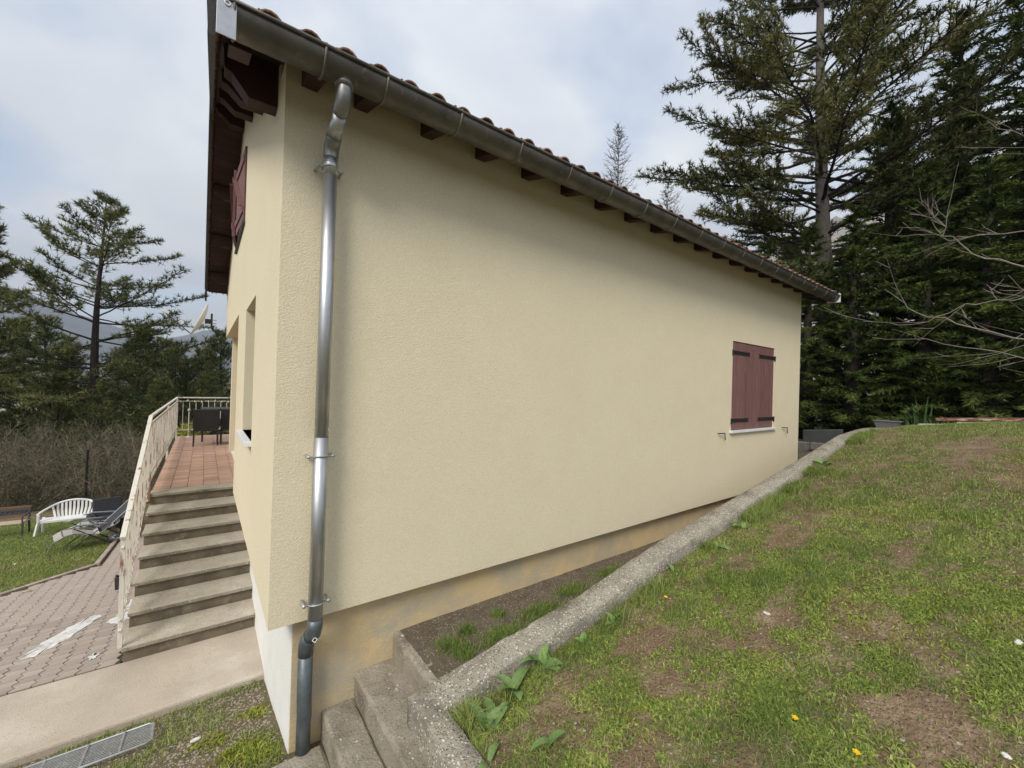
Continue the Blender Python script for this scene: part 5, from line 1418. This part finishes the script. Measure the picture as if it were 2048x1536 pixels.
# pines beyond the lower garden
pine("tall dark pine with layered branches left of the house", -3.94, 26.7, -3.0, 9.7, .25, 0.4,
     lambda u: 5.5 * (1 - u) ** .66 * (.8 + .3 * min(1, u * 5)), M_pineL, K=11, ln=.23, wd=.032, wstep=.86, nb=6, elev=(-.02, .42), up=.42, tuft_step=.20, bark=M_barkd, dens=.95, spread=.9, group="pines beyond the garden")
pine("dark pine cut off by the left frame edge", -6.95, 25.0, -3.0, 8.0, .30, 0.8,
     lambda u: 2.0 * (1 - u) ** .5, M_pineL, K=12, ln=.24, wd=.034, wstep=.62, nb=6, elev=(.05, .6), up=.45, tuft_step=.21, bark=M_barkd, dens=1.0, spread=.9, group="pines beyond the garden")
yp = pine("young pine just right of the tall layered pine", -2.5, 26.0, -3.1, 4.0, .13, -2.6, lambda u: 2.3 * (1 - u) ** .8 + .15, M_pineL, K=9, ln=.22, wd=.03, wstep=.42, nb=6, up=.5, tuft_step=.25, bark=M_barkd, dens=.7, group="young pines beyond the garden")
yq = pine("young pine beside the leftmost pine trunk", -6.4, 31.0, -3.1, 4.4, .15, -2.6, lambda u: 2.6 * (1 - u) ** .7 + .15, M_pineL, K=9, ln=.24, wd=.034, wstep=.45, nb=6, up=.5, tuft_step=.28, bark=M_barkd, dens=.65, group="young pines beyond the garden")
for k, (s0, x, y, s_, lb) in enumerate([
    (yq, -5.5, 31.0, .80, "low bushy pine left of the tall pine trunk"), (yp, -1.5, 30.5, .92, "young pine behind the railing corner"), (yq, -.3, 31.5, .86, "young pine beside the satellite dish feed"),
    (yp, .75, 28.6, 1.05, "narrow pine behind the far house corner"), (yq, -9.5, 39, 1.05, "farther pine by the left frame edge"), (yq, -6.9, 38, .95, "farther pine behind the tall layered trunk"),
    (yq, -3.2, 38, 1.0, "farther pine between tall pine and dish"), (yp, -3.9, 31.8, .86, "low pine hiding the tall trunk foot"), (yp, -.9, 27.6, .80, "low pine just behind the terrace rail"), (yq, -5.4, 27.5, .62, "small pine in front of the left trunks"),
    (yq, .2, 37, .95, "farther pine at the far house corner"), (yp, -8.4, 30, .9, "young pine at the left frame edge"), (yq, -2.0, 34.5, .95, "middle row pine above the railing"), (yp, -3.4, 24.6, .62, "small pine above the thicket middle"), (yp, -1.6, 24.2, .66, "small pine above the thicket right end"), (yp, 0.0, 25.2, .70, "small pine seen through the far railing")]):
    place(s0, x, y, -3.1, s_, .9 * k, lb)

# bare young larches behind the roof
def larch(label, x, y, z0, zt, R_):
    t = thing("bare_larch", label, "tree", (x, y, z0), 0, "bare larch tops above the roof")
    H = zt - z0
    o = MB().tube([(0, 0, 0), (0.02, 0, H * .5), (0, 0, H)], [.16, .07, .008], 6).build("trunk", M_larch, None, smooth=True); o.parent = t
    W_ = Wood()
    z = H * .35
    while z < H - .1:
        u_ = z / H
        for b in range(4):
            a = rng.uniform(0, 6.28); L_ = R_ * (1 - u_) ** .75 * rng.uniform(.6, 1.2) + .12
            bp = curve_pts((0, 0, z), (math.cos(a), math.sin(a), .25), L_, .9, 5, .08); W_.line(bp, .016, .006)
            for k in range(int(5 + L_ * 5)):
                q = rng.uniform(.2, 1) * 4.99; pp = bp[int(q)]
                e = unit(rng.normal(0, 1, (1, 3)))[0]; e[2] = abs(e[2]) * .8
                W_.line([pp, pp + e * rng.uniform(.12, .35)], .010, .005)
        z += .22
    W_.build("branches", M_larch, t, 3)
larch("taller bare larch top poking above the roof tiles", 17.4, 14.3, 2, 15.7, 3.4)
larch("smaller bare larch top nearer the pine above the roof", 19.6, 12.7, 2, 12.9, 3.2)

# bare thicket beyond the lower lawn
def shrub(label, x, y, z0, h, R_, seed):
    t = thing("bare_shrub", label, "shrub", (x, y, z0), 0, "bare shrubs of the thicket")
    W_ = Wood(); lp_ = []
    def grow(p, d, L_, r, lev):
        bp = curve_pts(p, d, L_, .35, 4, .16); W_.line(bp, r, r * .5)
        if lev == 0:
            lp_.append(bp[-1]); lp_.append(bp[2]); return
        for k in range(4 if lev > 1 else 5):
            q = rng.uniform(.25, 1) * 3.99; pp = bp[int(q)]; dd = bp[int(q) + 1] - bp[int(q)]; dd = dd / np.linalg.norm(dd)
            nd = dd + rng.normal(0, .6, 3); nd = nd / np.linalg.norm(nd)
            grow(pp, nd, L_ * rng.uniform(.45, .75), max(r * .55, .004), lev - 1)
    for k in range(15):
        a = rng.uniform(0, 6.28); e = rng.uniform(.45, 1.4)
        grow((rng.normal(0, .25), rng.normal(0, .25), 0), (math.cos(a) * math.cos(e), math.sin(a) * math.cos(e), math.sin(e)), h * rng.uniform(.45, .75), .016, 3)
    W_.build("branches", M_thick, t, 3)
    lp = np.array(lp_); kk = rng.uniform(0, 1, len(lp)) < .35; lp = lp[kk]
    v_, f_, tt = leaf_cloud(lp, rng.normal(0, 1, lp.shape) + np.array([0, 0, .6]), 3, .07, .035, .7)
    np_mesh("leaves", v_, f_, M_bud, t, False, tt)
    return t
sh = [shrub("bare tangled shrub behind the white plastic bench", -3.5, 18.6, -2.6, 2.4, 1.3, 1), shrub("bare tangled shrub left end of the thicket", -5.2, 19.8, -2.6, 2.6, 1.3, 2), shrub("bare tangled shrub behind the padded armchair", -2.1, 17.6, -2.6, 2.3, 1.2, 3)]
for k, (s_, x, y, sc_, lb) in enumerate([(0, -2.7, 19.8, 1.05, "bare shrub in the middle row above the armchair"), (1, -4.4, 21.0, 1.05, "bare shrub of the back row above the bench"), (2, -6.2, 21.5, 1.1, "bare shrub of the back row by the left edge"), (1, -1.4, 18.9, 1.0, "bare shrub behind the railing bottom"), (0, -1.0, 20.5, 1.0, "bare shrub showing through the railing"),
                                          (2, -4.3, 18.2, .85, "low bare shrub behind the wooden bench"), (1, -3.0, 22.0, 1.0, "bare shrub deepest in the thicket"), (0, -5.6, 18.4, .85, "low bare shrub at the left frame edge"), (2, -0.7, 17.8, .8, "low bare shrub beside the stairs rail")]):
    place(sh[s_], x, y, -2.6, sc_, 1.1 + k * .8, lb)

# the bare tree whose branches reach in from the right
BT = thing("bare_tree", "bare tree reaching pale thin branches in from the right edge", "tree", (5.6, -1.6, 0.3))
W_ = Wood()
tr = [np.array(q) for q in ((0, 0, -.2), (.05, .05, .8), (.0, .15, 1.6), (.05, .2, 2.6), (.0, .2, 3.9))]
MB().tube(tr, [.10, .085, .07, .05, .015], 8).build("trunk", M_bark, None, smooth=True).parent = BT
def limb(ps_, r0, r1, ntw, tl):
    ps_ = [np.array(q) - np.array([5.6, -1.6, .3]) for q in ps_]
    fine = []
    for i in range(len(ps_) - 1):
        for k in range(4):
            fine.append(ps_[i] + (ps_[i + 1] - ps_[i]) * k / 4 + rng.normal(0, .012, 3))
    fine.append(ps_[-1]); W_.line(fine, r0, r1)
    for k in range(ntw):
        j = int(rng.uniform(.25, .98) * (len(fine) - 1)); d = fine[min(j + 1, len(fine) - 1)] - fine[max(j - 1, 0)]; d = d / np.linalg.norm(d)
        nd = d + rng.normal(0, .42, 3) * np.array([1, .8, .9]); nd = nd / np.linalg.norm(nd)
        bp = curve_pts(fine[j], nd, tl * rng.uniform(.5, 1.7), .10, 7, .07); W_.line(bp, .0024, .0009)
        for e in range(2):
            q = int(rng.integers(1, 7)); nd2 = bp[q] - bp[q - 1]; nd2 = nd2 / np.linalg.norm(nd2) + rng.normal(0, .6, 3)
            W_.line(curve_pts(bp[q], nd2 / np.linalg.norm(nd2), tl * .35 * rng.uniform(.5, 1.2), .3, 3, .1), .003, .0015)
limb([(5.6, -1.42, 1.7), (5.4, -.5, 1.95), (5.25, .1, 2.10), (5.2, .55, 2.26), (5.2, .85, 2.42), (5.2, 1.02, 2.64)], .010, .002, 9, .42)
limb([(5.6, -1.4, 2.2), (5.4, -.4, 2.45), (5.25, .17, 2.68), (5.2, .45, 2.85), (5.2, .62, 3.05), (5.2, .69, 3.38)], .010, .002, 10, .42)
limb([(5.6, -1.4, 2.0), (5.35, -.3, 2.25), (5.2, .17, 2.42), (5.2, .5, 2.40), (5.15, .8, 2.28), (5.1, 1.15, 2.33)], .0075, .0016, 8, .38)
limb([(5.6, -1.4, 1.5), (5.4, -.3, 1.75), (5.2, .2, 1.98), (5.2, .6, 2.08), (5.2, 1.1, 2.18)], .007, .0016, 6, .36)
limb([(5.6, -1.4, 3.0), (5.4, -.4, 3.35), (5.3, .1, 3.62), (5.2, .39, 3.95)], .008, .002, 6, .4)
limb([(5.6, -1.4, 2.6), (5.4, -.4, 2.85), (5.25, .2, 2.98), (5.2, .6, 3.0), (5.2, .9, 3.25)], .0075, .0016, 8, .38)
W_.build("branches", M_twig, BT, 5)

# far house among the trees
FH = thing("far_house", "far house with pinkish tiled roof glimpsed among the left pines", "house", (-22, 92, -6))
MB().box(-27, -19.5, 90, 97, -12, 0.6).build("wall", M_farwall, FH)
MB().prism([(-27.6, 0.5), (-18.9, 0.5), (-23.2, 3.0)], 89.4, 97.6, 1).build("roof", M_farroof, FH)
for x in (-26, -24, -22): MB().box(x, x + .9, 89.9, 90.02, -1.9, -.6).build("window", M_glass, FH)
MB().box(-22.0, -21.2, 92, 93, 1.5, 3.6).build("chimney", M_farwall, FH)

# ------------------------------------------------------------------ air
hm = bpy.data.materials.new("haze_air"); hm.use_nodes = True
ht = hm.node_tree; ht.nodes.clear()
ho = ht.nodes.new("ShaderNodeOutputMaterial"); hv = ht.nodes.new("ShaderNodeVolumePrincipled")
hv.inputs['Color'].default_value = (0.80, 0.88, 1.0, 1); hv.inputs['Density'].default_value = 0.00026; hv.inputs['Anisotropy'].default_value = 0.2
ht.links.new(hv.outputs[0], ho.inputs['Volume'])
P(MB().box(-3200, 3200, -3200, 3200, -260, 420).build("haze", hm, None), "thin bluish air veiling the far mountains", "haze", kind='stuff')
